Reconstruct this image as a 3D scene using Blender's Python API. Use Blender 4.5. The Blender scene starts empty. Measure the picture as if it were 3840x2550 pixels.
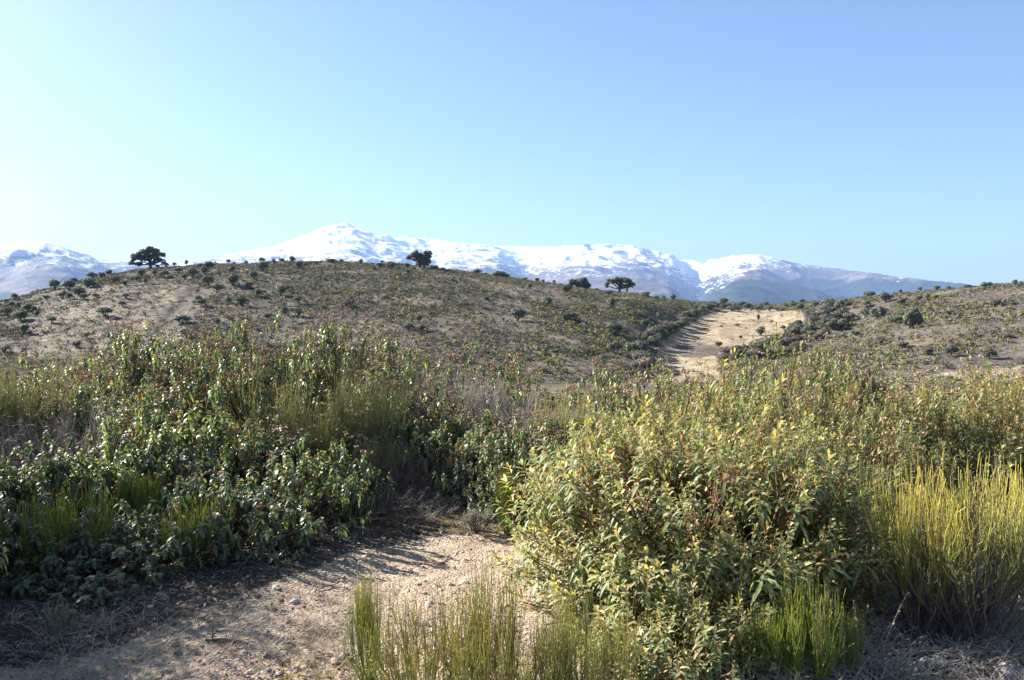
HAZE, SKY_DUST, SKY_OZ, SKY_S, SUN_S, EXPO = 6.2e-5, 1.7, 3.6, .048, 5.1, 1.93
import bpy, math, numpy as np
from mathutils import Vector
sc = bpy.context.scene
COL = sc.collection
pi = math.pi
F = 2987.0; PITCH = math.atan(125 / F); CAMZ = 1.65
SUN_AZ, SUN_EL = math.radians(-60), math.radians(29)

# ------------------------------------------------------------------ numeric helpers
def hash2(ix, iy, seed):
    h = (ix.astype(np.int64) * 374761393 + iy.astype(np.int64) * 668265263 + seed * 974711) & 0xffffffff
    h = ((h ^ (h >> 13)) * 1274126177) & 0xffffffff
    h = (h ^ (h >> 16)) & 0xffff
    return h / 65535.0
def vnoise(x, y, seed=0):
    x = np.asarray(x, float); y = np.asarray(y, float)
    ix = np.floor(x); iy = np.floor(y); fx = x - ix; fy = y - iy
    fx = fx * fx * fx * (fx * (fx * 6 - 15) + 10); fy = fy * fy * fy * (fy * (fy * 6 - 15) + 10)
    a = hash2(ix, iy, seed); b = hash2(ix + 1, iy, seed); c = hash2(ix, iy + 1, seed); d = hash2(ix + 1, iy + 1, seed)
    return (a * (1 - fx) + b * fx) * (1 - fy) + (c * (1 - fx) + d * fx) * fy * 1.0
def fbm(x, y, o=4, seed=0):
    s = 0; a = 1; t = 0
    for i in range(o):
        s = s + a * (vnoise(x, y, seed + i * 7) * 2 - 1); t += a; a *= .5
        x, y = x * 1.6 + y * 1.2 + 3.7, y * 1.6 - x * 1.2 + 9.1
    return s / t
def ridged(x, y, o=5, seed=0):
    s = 0; a = 1; t = 0
    for i in range(o):
        s = s + a * (1 - np.abs(vnoise(x, y, seed + i * 7) * 2 - 1) * 2); t += a; a *= .5
        x, y = x * 1.6 + y * 1.2 + 3.7, y * 1.6 - x * 1.2 + 9.1
    return s / t
def sstep(a, b, x):
    t = np.clip((x - a) / (b - a), 0, 1); return t * t * (3 - 2 * t)
def inpoly(px, py, poly):
    px = np.asarray(px, float); py = np.asarray(py, float); r = np.zeros(px.shape, bool); n = len(poly)
    for i in range(n):
        x1, y1 = poly[i]; x2, y2 = poly[(i + 1) % n]
        if y1 == y2: continue
        c = ((y1 > py) != (y2 > py)) & (px < (x2 - x1) * (py - y1) / (y2 - y1) + x1)
        r ^= c
    return r
def project(x, y, z):
    z = z - CAMZ; cp, sp = math.cos(PITCH), math.sin(PITCH)
    dep = np.where(y * cp - z * sp > .05, y * cp - z * sp, np.nan)
    return 1920 + F * x / dep, 1275 - F * (y * sp + z * cp) / dep
def nrm(v): return v / np.maximum(np.linalg.norm(v, axis=-1, keepdims=True), 1e-9)

# ------------------------------------------------------------------ terrain
CR_U = [-2500, -600, 0, 180, 330, 500, 640, 800, 1050, 1250, 1500, 1700, 2000, 2300, 2500, 2700, 2900, 3100, 3300, 3500, 3700, 3840, 4500, 7000]
CR_Y = [1230, 1190, 1140, 1085, 1050, 1012, 1000, 992, 985, 982, 992, 1013, 1055, 1095, 1122, 1138, 1143, 1134, 1108, 1090, 1070, 1062, 1040, 1060]
RC_U = [-2500, 0, 600, 1200, 1900, 2400, 2650, 2850, 3100, 3500, 3840, 5000]
RC_D = [200, 215, 262, 265, 250, 250, 300, 320, 290, 265, 250, 240]
def prof(u, r, zc):
    rc = np.interp(u, RC_U, RC_D); rb = np.interp(u, [1900, 2500, 2900, 3500], [92, 100, 110, 98])
    zb = np.interp(u, [1000, 2400, 3000, 3840], [-9, -8.5, -8.5, -7.2])
    zp = -0.012 * r
    t0 = sstep(13, 1, np.clip((r - 13) / (rb - 13), 0, 1) * -12 + 13)
    low = zp * (1 - t0) + zb * t0
    t = np.clip((r - rb) / (rc - rb), 0, 1)
    mid = np.interp(u, [2350, 2500, 2900, 3150], [.5, .25, .25, .5])
    s = (t * t * (3 - 2 * t)) * (1 - mid) + np.sin(t * pi / 2) * mid
    z = np.where(r < rb, low, zb + (zc - zb) * s)
    over = np.maximum(r - rc, 0)
    return z - np.minimum(over * over * 0.0009 + over * .02, 60) * 1.0
U_T = np.linspace(-2500, 7000, 500)
def u_of(x, y):
    az = np.clip(np.arctan2(x, y), -1.02, 1.02); return 1920 + F * np.tan(az)
def hillnoise(x, y, r):
    w = sstep(25, 90, r)
    return w * (1.3 * fbm(x / 42, y / 42, 3, 5) + .38 * fbm(x / 7, y / 7, 3, 15) + .10 * fbm(x / 1.6, y / 1.6, 2, 25))
ZC = np.full(500, 10.0)
_rr = np.linspace(95, 420, 260)[None, :]
_ux = (U_T - 1920) / F; _c = 1 / np.sqrt(1 + _ux ** 2); _s = _ux * _c
for _ in range(6):
    z = prof(U_T[:, None] + 0 * _rr, _rr + 0 * U_T[:, None], ZC[:, None]) + hillnoise(_s[:, None] * _rr, _c[:, None] * _rr, _rr)
    e = ((z - CAMZ) / (_rr * _c[:, None])).max(1)
    want = (1150 - np.interp(U_T, CR_U, CR_Y)) / F
    ZC += (want - e) * np.interp(U_T, RC_U, RC_D) * _c
ZC = np.convolve(np.pad(ZC, 6, mode='edge'), np.ones(13) / 13, mode='valid')
def terrain0(x, y):
    r = np.hypot(x, y); u = u_of(x, y)
    z = prof(u, r, np.interp(u, U_T, ZC)) + hillnoise(x, y, r)
    nw = 1 - sstep(12, 30, r)
    return z + nw * (.06 * fbm(x / 1.7, y / 1.7, 3, 41) + .022 * fbm(x / .45, y / .45, 3, 43) + .010 * fbm(x / .12, y / .12, 2, 47))
def hit(px, py, fn, r0=45, r1=420, n=1500):
    """first ground point seen at or above image row py in image column px (else the skyline point)"""
    X = (px - 1920) / F; c = 1 / math.hypot(1, X); s = X * c
    r = np.geomspace(r0, r1, n); x, y = s * r, c * r
    z = fn(x, y); _, q = project(x, y, z)
    ok = np.nonzero(q <= py)[0]
    i = ok[0] if len(ok) else int(np.nanargmin(q))
    return np.array([x[i], y[i], z[i]])
GUL = np.array([hit(a, b, terrain0)[:2] for a, b in [(575, 1400), (585, 1310), (610, 1225), (655, 1165), (705, 1110), (745, 1080)]])
VAL = np.array([hit(a, b, terrain0)[:2] for a, b in [(2440, 1420), (2455, 1330), (2530, 1255), (2600, 1205), (2690, 1165)]])
GUL2 = np.array([hit(a, b, terrain0)[:2] for a, b in [(2900, 1330), (3020, 1290), (3130, 1245), (3190, 1200), (3210, 1160)]])
def polydist(x, y, P):
    d = np.full(np.shape(x), 1e9); sd = np.zeros(np.shape(x)); tt = np.zeros(np.shape(x)); n = len(P) - 1
    for i in range(n):
        a, b = P[i], P[i + 1]; ab = b - a; L = ab @ ab
        t = np.clip(((x - a[0]) * ab[0] + (y - a[1]) * ab[1]) / L, 0, 1)
        dx, dy = x - a[0] - t * ab[0], y - a[1] - t * ab[1]; q = np.hypot(dx, dy)
        m = q < d; d = np.where(m, q, d); sd = np.where(m, np.sign(ab[0] * dy - ab[1] * dx), sd); tt = np.where(m, (i + t) / n, tt)
    return d, sd, tt
def terrain(x, y):
    z = terrain0(x, y)
    d, s, t = polydist(x, y, GUL)
    w = np.where(s > 0, 1.2, 2.8)                       # steep bank on the left, gentle on the right
    z = z - 1.1 * np.exp(-(d / w) ** 2) * (1 - .75 * t)
    d, s, t = polydist(x, y, VAL)
    z = z - 1.6 * np.exp(-(d / 7) ** 2)
    d, s, t = polydist(x, y, GUL2)
    z = z - 2.0 * np.exp(-(d / 6) ** 2)
    return z
def hz(x, y): return float(terrain(np.array([x], float), np.array([y], float))[0])

# ------------------------------------------------------------------ mesh builder
class MB:
    def __init__(s): s.V = []; s.C = []; s.Q = []; s.T = []; s.n = 0
    def add(s, v, q=None, t=None, c=(1, 1, 1)):
        v = np.asarray(v, float).reshape(-1, 3)
        c = np.asarray(c, float)
        c = np.broadcast_to(c, v.shape) if c.ndim == 1 else c.reshape(-1, 3)
        s.V.append(v); s.C.append(c)
        if q is not None and len(q): s.Q.append(np.asarray(q).reshape(-1, 4) + s.n)
        if t is not None and len(t): s.T.append(np.asarray(t).reshape(-1, 3) + s.n)
        s.n += len(v)
    def mesh(s, name, mat, smooth=True, extra=None):
        V = np.concatenate(s.V); C = np.concatenate(s.C)
        Q = np.concatenate(s.Q) if s.Q else np.zeros((0, 4), int); T = np.concatenate(s.T) if s.T else np.zeros((0, 3), int)
        me = bpy.data.meshes.new(name)
        me.vertices.add(len(V)); me.vertices.foreach_set('co', V.astype(np.float32).ravel())
        li = np.concatenate([Q.ravel(), T.ravel()]).astype(np.int32)
        me.loops.add(len(li)); me.loops.foreach_set('vertex_index', li)
        st = np.concatenate([np.arange(len(Q)) * 4, len(Q) * 4 + np.arange(len(T)) * 3]).astype(np.int32)
        me.polygons.add(len(st)); me.polygons.foreach_set('loop_start', st)
        me.update(calc_edges=True)
        me.polygons.foreach_set('use_smooth', np.full(len(st), smooth))
        a = me.attributes.new('col', 'FLOAT_COLOR', 'POINT')
        a.data.foreach_set('color', np.concatenate([C, np.ones((len(C), 1))], 1).astype(np.float32).ravel())
        for k, v in (extra or {}).items():
            a = me.attributes.new(k, 'FLOAT', 'POINT'); a.data.foreach_set('value', np.asarray(v, np.float32))
        me.materials.append(mat); return me
def tubes(mb, P, R, k=4, c=(1, 1, 1)):
    P = np.asarray(P, float); S, n, _ = P.shape; R = np.broadcast_to(np.asarray(R, float), (S, n))
    T = nrm(np.gradient(P, axis=1)); m = nrm(T.mean(1))
    ref = np.where(np.abs(m[:, 2:3]) > .75, np.array([[1., .2, 0]]), np.array([[0, 0, 1.]]))[:, None, :]
    A = nrm(np.cross(T, ref)); B = np.cross(T, A)
    th = np.arange(k) * 2 * pi / k
    ring = P[:, :, None, :] + R[:, :, None, None] * (A[:, :, None, :] * np.cos(th)[None, None, :, None] + B[:, :, None, :] * np.sin(th)[None, None, :, None])
    idx = np.arange(S * n * k).reshape(S, n, k); nx = np.roll(idx, -1, 2)
    q = np.stack([idx[:, :-1], nx[:, :-1], nx[:, 1:], idx[:, 1:]], -1).reshape(-1, 4)
    c = np.asarray(c, float)
    if c.ndim == 3: c = np.repeat(c[:, :, None, :], k, 2).reshape(-1, 3)
    elif c.ndim == 2: c = np.repeat(c, n * k, 0)
    mb.add(ring, q, None, c)
def leaves(mb, base, d, n0, L, W, droop, col, prof_=(.8, 1, .55), fold=.25, seg=3, tipc=None):
    """curved, slightly folded leaf blades; base,d,n0 (N,3); L,W,droop (N,)"""
    N = len(base); side = nrm(np.cross(d, n0)); up = nrm(np.cross(side, d))
    def cen(s):
        return base + L[:, None] * (d * (s * (1 - .3 * droop * s))[:, None] + np.array([0, 0, -1.]) * (droop * s * s * .75)[:, None])
    rows = []; ss = [.22, .55, .85][:seg] if seg == 3 else [.45]
    pw = prof_ if seg == 3 else (1,)
    verts = [cen(np.zeros(N))[:, None]]
    for s_, w in zip(ss, pw):
        c = cen(np.full(N, s_)); h = (W * w / 2)[:, None]
        verts += [(c - side * h + up * h * fold)[:, None], c[:, None], (c + side * h + up * h * fold)[:, None]]
    verts.append(cen(np.ones(N))[:, None])
    V = np.concatenate(verts, 1); m = V.shape[1]; o = (np.arange(N) * m)[:, None]
    t = [[0, 1, 2], [0, 2, 3]]; q = []
    for i in range(len(ss) - 1):
        a = 1 + 3 * i; q += [[a, a + 3, a + 4, a + 1], [a + 1, a + 4, a + 5, a + 2]]
    a = 1 + 3 * (len(ss) - 1); t += [[a, m - 1, a + 1], [a + 1, m - 1, a + 2]]
    C = np.repeat(col[:, None, :], m, 1).copy()
    if tipc is not None: C[:, -1] = C[:, -1] * .5 + tipc * .5
    T = (np.array(t)[None] + o[:, :, None]).reshape(-1, 3)
    Q = (np.array(q)[None] + o[:, :, None]).reshape(-1, 4) if q else None
    mb.add(V, Q, T, C)
ICO_V = None
def ico():
    global ICO_V, ICO_F
    if ICO_V is None:
        p = (1 + 5 ** .5) / 2
        ICO_V = nrm(np.array([[-1, p, 0], [1, p, 0], [-1, -p, 0], [1, -p, 0], [0, -1, p], [0, 1, p], [0, -1, -p], [0, 1, -p], [p, 0, -1], [p, 0, 1], [-p, 0, -1], [-p, 0, 1]], float))
        ICO_F = np.array([[0, 11, 5], [0, 5, 1], [0, 1, 7], [0, 7, 10], [0, 10, 11], [1, 5, 9], [5, 11, 4], [11, 10, 2], [10, 7, 6], [7, 1, 8], [3, 9, 4], [3, 4, 2], [3, 2, 6], [3, 6, 8], [3, 8, 9], [4, 9, 5], [2, 4, 11], [6, 2, 10], [8, 6, 7], [9, 8, 1]])
    return ICO_V, ICO_F
def blobs(mb, cen, R3, rng, col, jit=.25):
    v, f = ico(); N = len(cen)
    V = v[None] * (1 + jit * rng.uniform(-1, 1, (N, 12, 1))) * R3[:, None, :]
    a = rng.uniform(0, 2 * pi, N); ca, sa = np.cos(a)[:, None], np.sin(a)[:, None]
    V = np.stack([V[..., 0] * ca - V[..., 1] * sa, V[..., 0] * sa + V[..., 1] * ca, V[..., 2]], -1) + cen[:, None]
    mb.add(V, None, (f[None] + (np.arange(N) * 12)[:, None, None]).reshape(-1, 3), np.repeat(col, 12, 0))
def bez(a, b, c, n):
    s = np.linspace(0, 1, n)[None, :, None]
    return (1 - s) ** 2 * a[:, None] + 2 * s * (1 - s) * b[:, None] + s * s * c[:, None]

# ------------------------------------------------------------------ materials
class NT:
    def __init__(s, name):
        s.m = bpy.data.materials.new(name); s.m.use_nodes = True; s.t = s.m.node_tree; s.t.nodes.clear()
        s.out = s.n('ShaderNodeOutputMaterial')
    def n(s, k, **kw):
        x = s.t.nodes.new(k)
        for a, b in kw.items(): setattr(x, a, b)
        return x
    def l(s, a, b): s.t.links.new(a, b)
    def set(s, sock, v):
        if isinstance(v, bpy.types.NodeSocket): s.l(v, sock)
        elif isinstance(v, tuple) and len(v) == 3 and sock.type == 'RGBA': sock.default_value = (*v, 1)
        else: sock.default_value = v
    def attr(s, name, fac=True):
        a = s.n('ShaderNodeAttribute', attribute_name=name); return a.outputs['Fac' if fac else 'Color']
    def pos(s): return s.n('ShaderNodeNewGeometry').outputs['Position']
    def noise(s, vec, scale, detail=4, rough=.55, dist=0):
        x = s.n('ShaderNodeTexNoise'); s.l(vec, x.inputs['Vector']); x.inputs['Scale'].default_value = scale
        x.inputs['Detail'].default_value = detail; x.inputs['Roughness'].default_value = rough; x.inputs['Distortion'].default_value = dist
        return x.outputs['Fac']
    def vor(s, vec, scale, out='Distance'):
        x = s.n('ShaderNodeTexVoronoi'); s.l(vec, x.inputs['Vector']); x.inputs['Scale'].default_value = scale; return x.outputs[out]
    def ramp(s, fac, a, b, va=0., vb=1.):
        x = s.n('ShaderNodeMapRange'); x.interpolation_type = 'SMOOTHSTEP'; s.set(x.inputs[0], fac)
        for i, v in zip((1, 2, 3, 4), (a, b, va, vb)): x.inputs[i].default_value = v
        return x.outputs[0]
    def mix(s, f, a, b, mode='MIX'):
        x = s.n('ShaderNodeMix', data_type='RGBA', blend_type=mode); s.set(x.inputs[0], f); s.set(x.inputs[6], a); s.set(x.inputs[7], b); return x.outputs[2]
    def math(s, op, a, b=0., c=0.):
        x = s.n('ShaderNodeMath', operation=op); s.set(x.inputs[0], a); s.set(x.inputs[1], b); s.set(x.inputs[2], c); return x.outputs[0]
    def mapping(s, vec, scale):
        x = s.n('ShaderNodeMapping'); s.l(vec, x.inputs[0]); x.inputs['Scale'].default_value = scale; return x.outputs[0]
    def bump(s, h, dist, strength=1., normal=None):
        x = s.n('ShaderNodeBump'); s.l(h, x.inputs['Height']); x.inputs['Distance'].default_value = dist; x.inputs['Strength'].default_value = strength
        if normal: s.l(normal, x.inputs['Normal'])
        return x.outputs[0]
    def bsdf(s, col, rough=.8, normal=None, spec=.3):
        x = s.n('ShaderNodeBsdfPrincipled'); s.set(x.inputs['Base Color'], col); s.set(x.inputs['Roughness'], rough); x.inputs['Specular IOR Level'].default_value = spec
        if normal: s.l(normal, x.inputs['Normal'])
        return x
def foliage_mat(name, trans=.35, rough=.4, spec=.5, tcol=(1.9, 2.0, .7), bump=False):
    m = NT(name); c = m.attr('col', False)
    b = m.bsdf(c, rough, m.bump(m.noise(m.pos(), 170, 2), .004, .5) if bump else None, spec)
    if trans > 0:
        t = m.n('ShaderNodeBsdfTranslucent'); m.l(m.mix(1., c, tcol, 'MULTIPLY'), t.inputs['Color'])
        x = m.n('ShaderNodeMixShader'); x.inputs[0].default_value = trans; m.l(b.outputs[0], x.inputs[1]); m.l(t.outputs[0], x.inputs[2]); m.l(x.outputs[0], m.out.inputs[0])
    else: m.l(b.outputs[0], m.out.inputs[0])
    return m.m
M_LEAF = foliage_mat('glossy_leaf', .38, .38, .5, (1.7, 1.9, .6), True)
M_LEAF2 = foliage_mat('narrow_leaf', .32, .5, .42, (1.5, 1.5, .6), True)
M_BROOM = foliage_mat('broom_stem', .22, .5, .4, (1.5, 1.4, .4))
M_WOOD = foliage_mat('bark', 0, .8, .2)
M_SEED = foliage_mat('seed_head', .2, .75, .2, (1.3, 1.2, 1.))
M_DRY = foliage_mat('dry_litter', .15, .6, .35, (1.2, 1.1, .9))
M_OAK = foliage_mat('evergreen_foliage', .14, .6, .35, (1.4, 1.5, .7))
M_HEATH = foliage_mat('heath_foliage', .1, .75, .2, (1.4, 1.4, .8))

def ground_mat():
    m = NT('ground_soil'); p = m.pos()
    sand, mead, hill, moss = m.attr('sand'), m.attr('meadow'), m.attr('hill'), m.attr('moss')
    # near: pale gritty sand and dark litter
    g1 = m.noise(p, 9, 5, .65); g2 = m.noise(p, 70, 4, .7); g3 = m.noise(p, 260, 3, .7)
    s1 = m.mix(m.ramp(g1, .35, .7), (.58, .44, .30), (.76, .62, .46))
    s2 = m.mix(m.ramp(g2, .35, .62), m.mix(.4, s1, (.34, .24, .16)), s1)
    s3 = m.mix(m.ramp(g3, .42, .62), m.mix(.3, s2, (.26, .18, .13)), s2)
    vc = m.vor(p, 85, 'Color')
    s4 = m.mix(m.ramp(m.noise(p, 33, 2), .56, .66, 0, .55), s3, m.mix(.7, vc, (.55, .46, .38), 'MULTIPLY'))
    l1 = m.mix(m.ramp(m.noise(p, 24, 5, .7), .35, .65), (.055, .043, .035), (.16, .125, .10))
    l2 = m.mix(m.ramp(m.noise(p, 120, 3, .7), .52, .66), l1, (.27, .22, .18))
    sf = m.math('ADD', sand, m.math('MULTIPLY', m.math('SUBTRACT', m.noise(p, 3.2, 6, .7), .5), 1.5))
    near = m.mix(m.ramp(sf, .25, .75), l2, s4)
    mo = m.math('MULTIPLY', moss, m.ramp(m.noise(p, 14, 4, .7), .47, .58))
    near = m.mix(mo, near, m.mix(m.ramp(m.noise(p, 90, 3), .4, .6), (.12, .12, .03), (.36, .22, .04)))
    # hillside
    pa = m.mapping(p, (1, 1, 1.3))
    h1 = m.mix(m.ramp(m.noise(pa, .09, 5, .6), .38, .62), (.12, .105, .086), (.225, .192, .146))
    h2 = m.mix(m.ramp(m.noise(pa, .55, 6, .75), .40, .60), m.mix(.6, h1, (.07, .06, .055)), h1)
    h3 = m.mix(m.ramp(m.noise(pa, 1.6, 5, .8), .5, .62), h2, m.mix(.55, h2, (.34, .26, .19)))
    h4 = m.mix(m.ramp(m.noise(pa, .06, 3, .5), .56, .68, 0, .65), h3, (.36, .285, .20))
    md = m.mix(m.ramp(m.noise(pa, .35, 6, .7), .4, .62), (.30, .225, .145), (.50, .405, .28))
    md = m.mix(m.ramp(m.noise(pa, 1.1, 4, .7), .60, .72, 0, .8), md, (.15, .125, .09))
    mf = m.ramp(m.math('ADD', mead, m.math('MULTIPLY', m.math('SUBTRACT', m.noise(pa, .4, 5, .7), .5), 1.1)), .35, .65)
    hh = m.mix(mf, h4, md)
    col = m.mix(hill, near, hh)
    bn = m.bump(m.math('ADD', m.math('MULTIPLY', m.noise(p, 45, 5, .75), 1), m.math('MULTIPLY', m.vor(p, 60), .7)), .034, 1., m.bump(m.noise(p, 7, 4, .6), .06, 1.))
    bh = m.bump(m.noise(pa, 1.4, 6, .8), .75, 1.)
    mx = m.n('ShaderNodeMix', data_type='VECTOR'); m.l(hill, mx.inputs[0]); m.l(bn, mx.inputs[4]); m.l(bh, mx.inputs[5])
    b = m.bsdf(col, .92, mx.outputs[1], .12); m.l(b.outputs[0], m.out.inputs[0]); return m.m

def mountain_mat():
    m = NT('snowy_mountain'); p = m.pos()
    sn, fo = m.attr('snow'), m.attr('forest')
    ps = m.mapping(p, (1, 1, 3.0))
    rock = m.mix(m.ramp(m.noise(p, .004, 6, .7), .38, .62), (.085, .072, .065), (.19, .155, .13))
    wood = m.mix(m.ramp(m.noise(p, .02, 5, .8), .4, .6), (.012, .022, .018), (.035, .05, .035))
    a = m.math('MULTIPLY', m.math('SUBTRACT', m.noise(ps, .006, 9, .68, .4), .5), 2.1)
    b_ = m.math('MULTIPLY', m.math('SUBTRACT', m.noise(ps, .03, 6, .72), .5), 1.2)
    f = m.ramp(m.math('ADD', sn, m.math('ADD', a, b_)), .40, .62)
    ff = m.ramp(m.math('ADD', fo, m.math('MULTIPLY', m.math('SUBTRACT', m.noise(p, .006, 7, .7), .5), 2.)), .42, .58)
    c = m.mix(ff, rock, wood)
    c = m.mix(f, c, (.84, .85, .88))
    b = m.bsdf(c, .8, m.bump(m.noise(p, .012, 8, .75), 45, .9), .1); m.l(b.outputs[0], m.out.inputs[0]); return m.m

def rock_mat():
    m = NT('granite'); p = m.n('ShaderNodeTexCoord').outputs['Object']
    c = m.mix(m.ramp(m.noise(p, 25, 6, .7), .35, .65), (.20, .175, .155), (.45, .41, .37))
    c = m.mix(m.ramp(m.noise(p, 9, 4, .6), .58, .68, 0, .8), c, (.16, .17, .09))
    b = m.bsdf(c, .85, m.bump(m.noise(p, 40, 6, .7), .012), .2); m.l(b.outputs[0], m.out.inputs[0]); return m.m

# ------------------------------------------------------------------ tagging
def tag(o, label=None, cat=None, group=None, kind=None):
    for k, v in (('label', label), ('category', cat), ('group', group), ('kind', kind)):
        if v: o[k] = v
    return o
def ob(name, me, parent=None, loc=None):
    o = bpy.data.objects.new(name, me); COL.objects.link(o)
    if parent: o.parent = parent
    if loc is not None: o.location = loc
    return o
def copy_tree(o, parent=None):
    c = o.copy(); COL.objects.link(c)
    if parent: c.parent = parent
    for ch in list(o.children): copy_tree(ch, c)
    return c

# ------------------------------------------------------------------ ground sheet
def polar(name, mat, rs, az, hfun, attrs, cap=True):
    x = np.sin(az)[None] * rs[:, None]; y = np.cos(az)[None] * rs[:, None]
    z = hfun(x, y); n, k = x.shape
    V = np.stack([x, y, z], -1).reshape(-1, 3)
    idx = np.arange(n * k).reshape(n, k); nx = np.roll(idx, -1, 1)
    q = np.stack([idx[:-1], idx[1:], nx[1:], nx[:-1]], -1).reshape(-1, 4)
    mb = MB(); t = None
    if cap:
        V = np.concatenate([V, [[0, 0, float(hfun(np.zeros(1), np.full(1, 1e-6))[0])]]])
        t = np.stack([np.full(k, n * k), idx[0], nx[0]], -1)
    mb.add(V, q, t)
    ex = {}
    for a, v in attrs(x, y, z).items():
        v = v.reshape(-1); ex[a] = np.concatenate([v, [v[0]]]) if cap else v
    o = ob(name, mb.mesh(name, mat, True, ex)); return o
AZ = np.radians(np.concatenate([np.arange(-180, -44, 4.), np.arange(-42, -34, .5), np.arange(-34, 34.001, .09), np.arange(34.5, 43, .5), np.arange(44, 180, 4.)]))
SAND = [(-900, 2560), (-300, 2470), (60, 2490), (420, 2420), (790, 2290), (1080, 2165), (1340, 2060), (1640, 2010), (1960, 1990), (2110, 2060), (2200, 2230), (2330, 2420), (2420, 2600), (2500, 3200), (3000, 9000), (-3000, 9000)]
SAND2 = [(3080, 2190), (3380, 2170), (3500, 2260), (3330, 2290), (3120, 2270)]
MEAD = [(2470, 1430), (2455, 1330), (2480, 1285), (2560, 1232), (2650, 1175), (2720, 1158), (2860, 1160), (3010, 1166), (3020, 1195), (2960, 1235), (2880, 1262), (2800, 1290), (2730, 1320), (2690, 1345), (2700, 1420), (2600, 1500), (2500, 1500)]
MEAD2 = [(3480, 1412), (3560, 1398), (3700, 1384), (3800, 1374), (4200, 1360), (4200, 1430), (3600, 1425)]
BALE = [(170, 1150), (330, 1090), (520, 1075), (700, 1060), (690, 1110), (620, 1190), (560, 1290), (380, 1330), (120, 1320), (60, 1220)]
BALE2 = [(1770, 1130), (1950, 1120), (2010, 1190), (1960, 1260), (1830, 1230), (1760, 1200)]
MOSS = [(1080, 2480), (1450, 2440), (1800, 2380), (1500, 2600), (1200, 2700), (950, 2650)]
MOSS2 = [(1300, 1940), (1950, 1900), (1950, 1985), (1350, 2000)]
def ground_attrs(x, y, z):
    r = np.hypot(x, y); px, py = project(x, y, z)
    px = np.nan_to_num(px, nan=-1e5); py = np.nan_to_num(py, nan=1e5)
    near = r < 14
    jx = 45 * fbm(x * 1.1, y * 1.1, 3, 77); jy = 30 * fbm(x * 1.1 + 9, y * 1.1, 3, 78)
    sand = np.where(near & (inpoly(px + jx, py + jy, SAND) | inpoly(px + jx, py + jy, SAND2)), 1., 0.)
    sand = np.where((r < 3.2) & (y < 2.5), .8, sand)
    moss = np.where(near & (inpoly(px + jx, py + jy, MOSS) | inpoly(px + jx, py + jy, MOSS2)), 1., 0.)
    far = r > 60
    px = px + np.where(far, 24 * fbm(x / 7, y / 7, 4, 81), 0); py = py + np.where(far, 12 * fbm(x / 9, y / 9, 3, 82), 0)
    mead = np.where(far & (inpoly(px, py, MEAD) | inpoly(px, py, MEAD2)), 1., 0.)
    mead = np.where(far & inpoly(px, py, [(2540, 1290), (2700, 1282), (2690, 1330), (2620, 1345), (2550, 1330)]), .36, mead)
    mead = np.maximum(mead, np.where(far & inpoly(px, py, BALE), .42, 0)); mead = np.maximum(mead, np.where(far & inpoly(px, py, BALE2), .34, 0))
    return dict(sand=sand, moss=moss, meadow=mead, hill=sstep(14, 22, r))
rs = np.concatenate([np.geomspace(.35, 2.6, 40), np.geomspace(2.62, 14, 330), np.geomspace(14.2, 90, 110), np.geomspace(91, 340, 300), np.geomspace(345, 1000, 40)])
g = polar('ground', ground_mat(), rs, AZ, terrain, ground_attrs); tag(g, kind='structure')

# ------------------------------------------------------------------ mountains
SK_U = [-2500, -800, -300, 0, 55, 138, 182, 231, 275, 341, 396, 440, 484, 560, 660, 787, 881, 1046, 1134, 1184, 1239, 1300, 1338, 1382, 1437, 1530, 1640, 1750, 1860, 1932, 2026, 2136, 2246, 2323, 2367, 2411, 2461, 2491, 2552, 2607, 2662, 2705, 2766, 2839, 2888, 2949, 3010, 3132, 3254, 3376, 3498, 3577, 3700, 4200, 5500, 7500]
SK_Y = [1100, 990, 960, 924, 912, 902, 909, 920, 940, 962, 978, 978, 986, 992, 997, 973, 950, 920, 887, 862, 846, 838, 849, 871, 885, 890, 898, 915, 920, 924, 927, 922, 917, 917, 920, 931, 949, 951, 970, 981, 981, 973, 956, 953, 963, 981, 991, 1007, 1022, 1041, 1052, 1062, 1075, 1100, 1100, 1110]
MD_U = [-2500, 100, 500, 800, 1300, 2400, 2600, 2850, 3800, 6000]
MD_D = [8500, 9000, 10500, 13200, 14000, 13600, 12400, 10500, 9500, 9000]
SP = [(2585, 55, -.34, 30), (2860, 130, .10, -90), (2400, 110, .12, 60), (1300, 170, .13, 60), (1500, 90, -.10, 120), (1720, 120, .10, 60), (1960, 90, -.16, 40), (2180, 100, .12, 80), (3150, 70, -.10, 60), (3300, 90, .08, 60), (3480, 60, -.08, 40), (1050, 90, -.12, 80), (150, 130, .12, 30), (400, 80, -.15, 60), (2730, 50, .07, 30)]
def mprof(u, r, zc):
    D = np.interp(u, MD_U, MD_D); r0 = 2600.
    t = np.clip((r - r0) / (D - r0), 0, 1)
    s = .55 * t ** 1.5 + .45 * (1 - np.cos(t * pi)) / 2
    amp = 0
    for uc, w, A, sl in SP: amp = amp + A * np.exp(-((u - uc - sl * (1 - t)) / (w * (1.6 - .6 * t))) ** 2)
    b = 4 * t * (1 - t) * (.45 + .55 * t)
    z = -150 + (zc + 150) * (s + amp * b)
    over = np.maximum(r - D, 0)
    return np.where(r < r0, -64 - 86 * np.clip((r - 850) / (r0 - 850), 0, 1), z) - over * .12
def mnoise(x, y, r, u):
    D = np.interp(u, MD_U, MD_D); t = np.clip((r - 2600) / (D - 2600), 0, 1.3)
    w = np.clip(t * 1.6, 0, 1) * (1 - .82 * sstep(.72, .98, t))
    return w * (210 * ridged(x / 2600, y / 2600, 4, 3) + 85 * ridged(x / 700, y / 700, 4, 33) + 14 * fbm(x / 160, y / 160, 3, 63))
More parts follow.
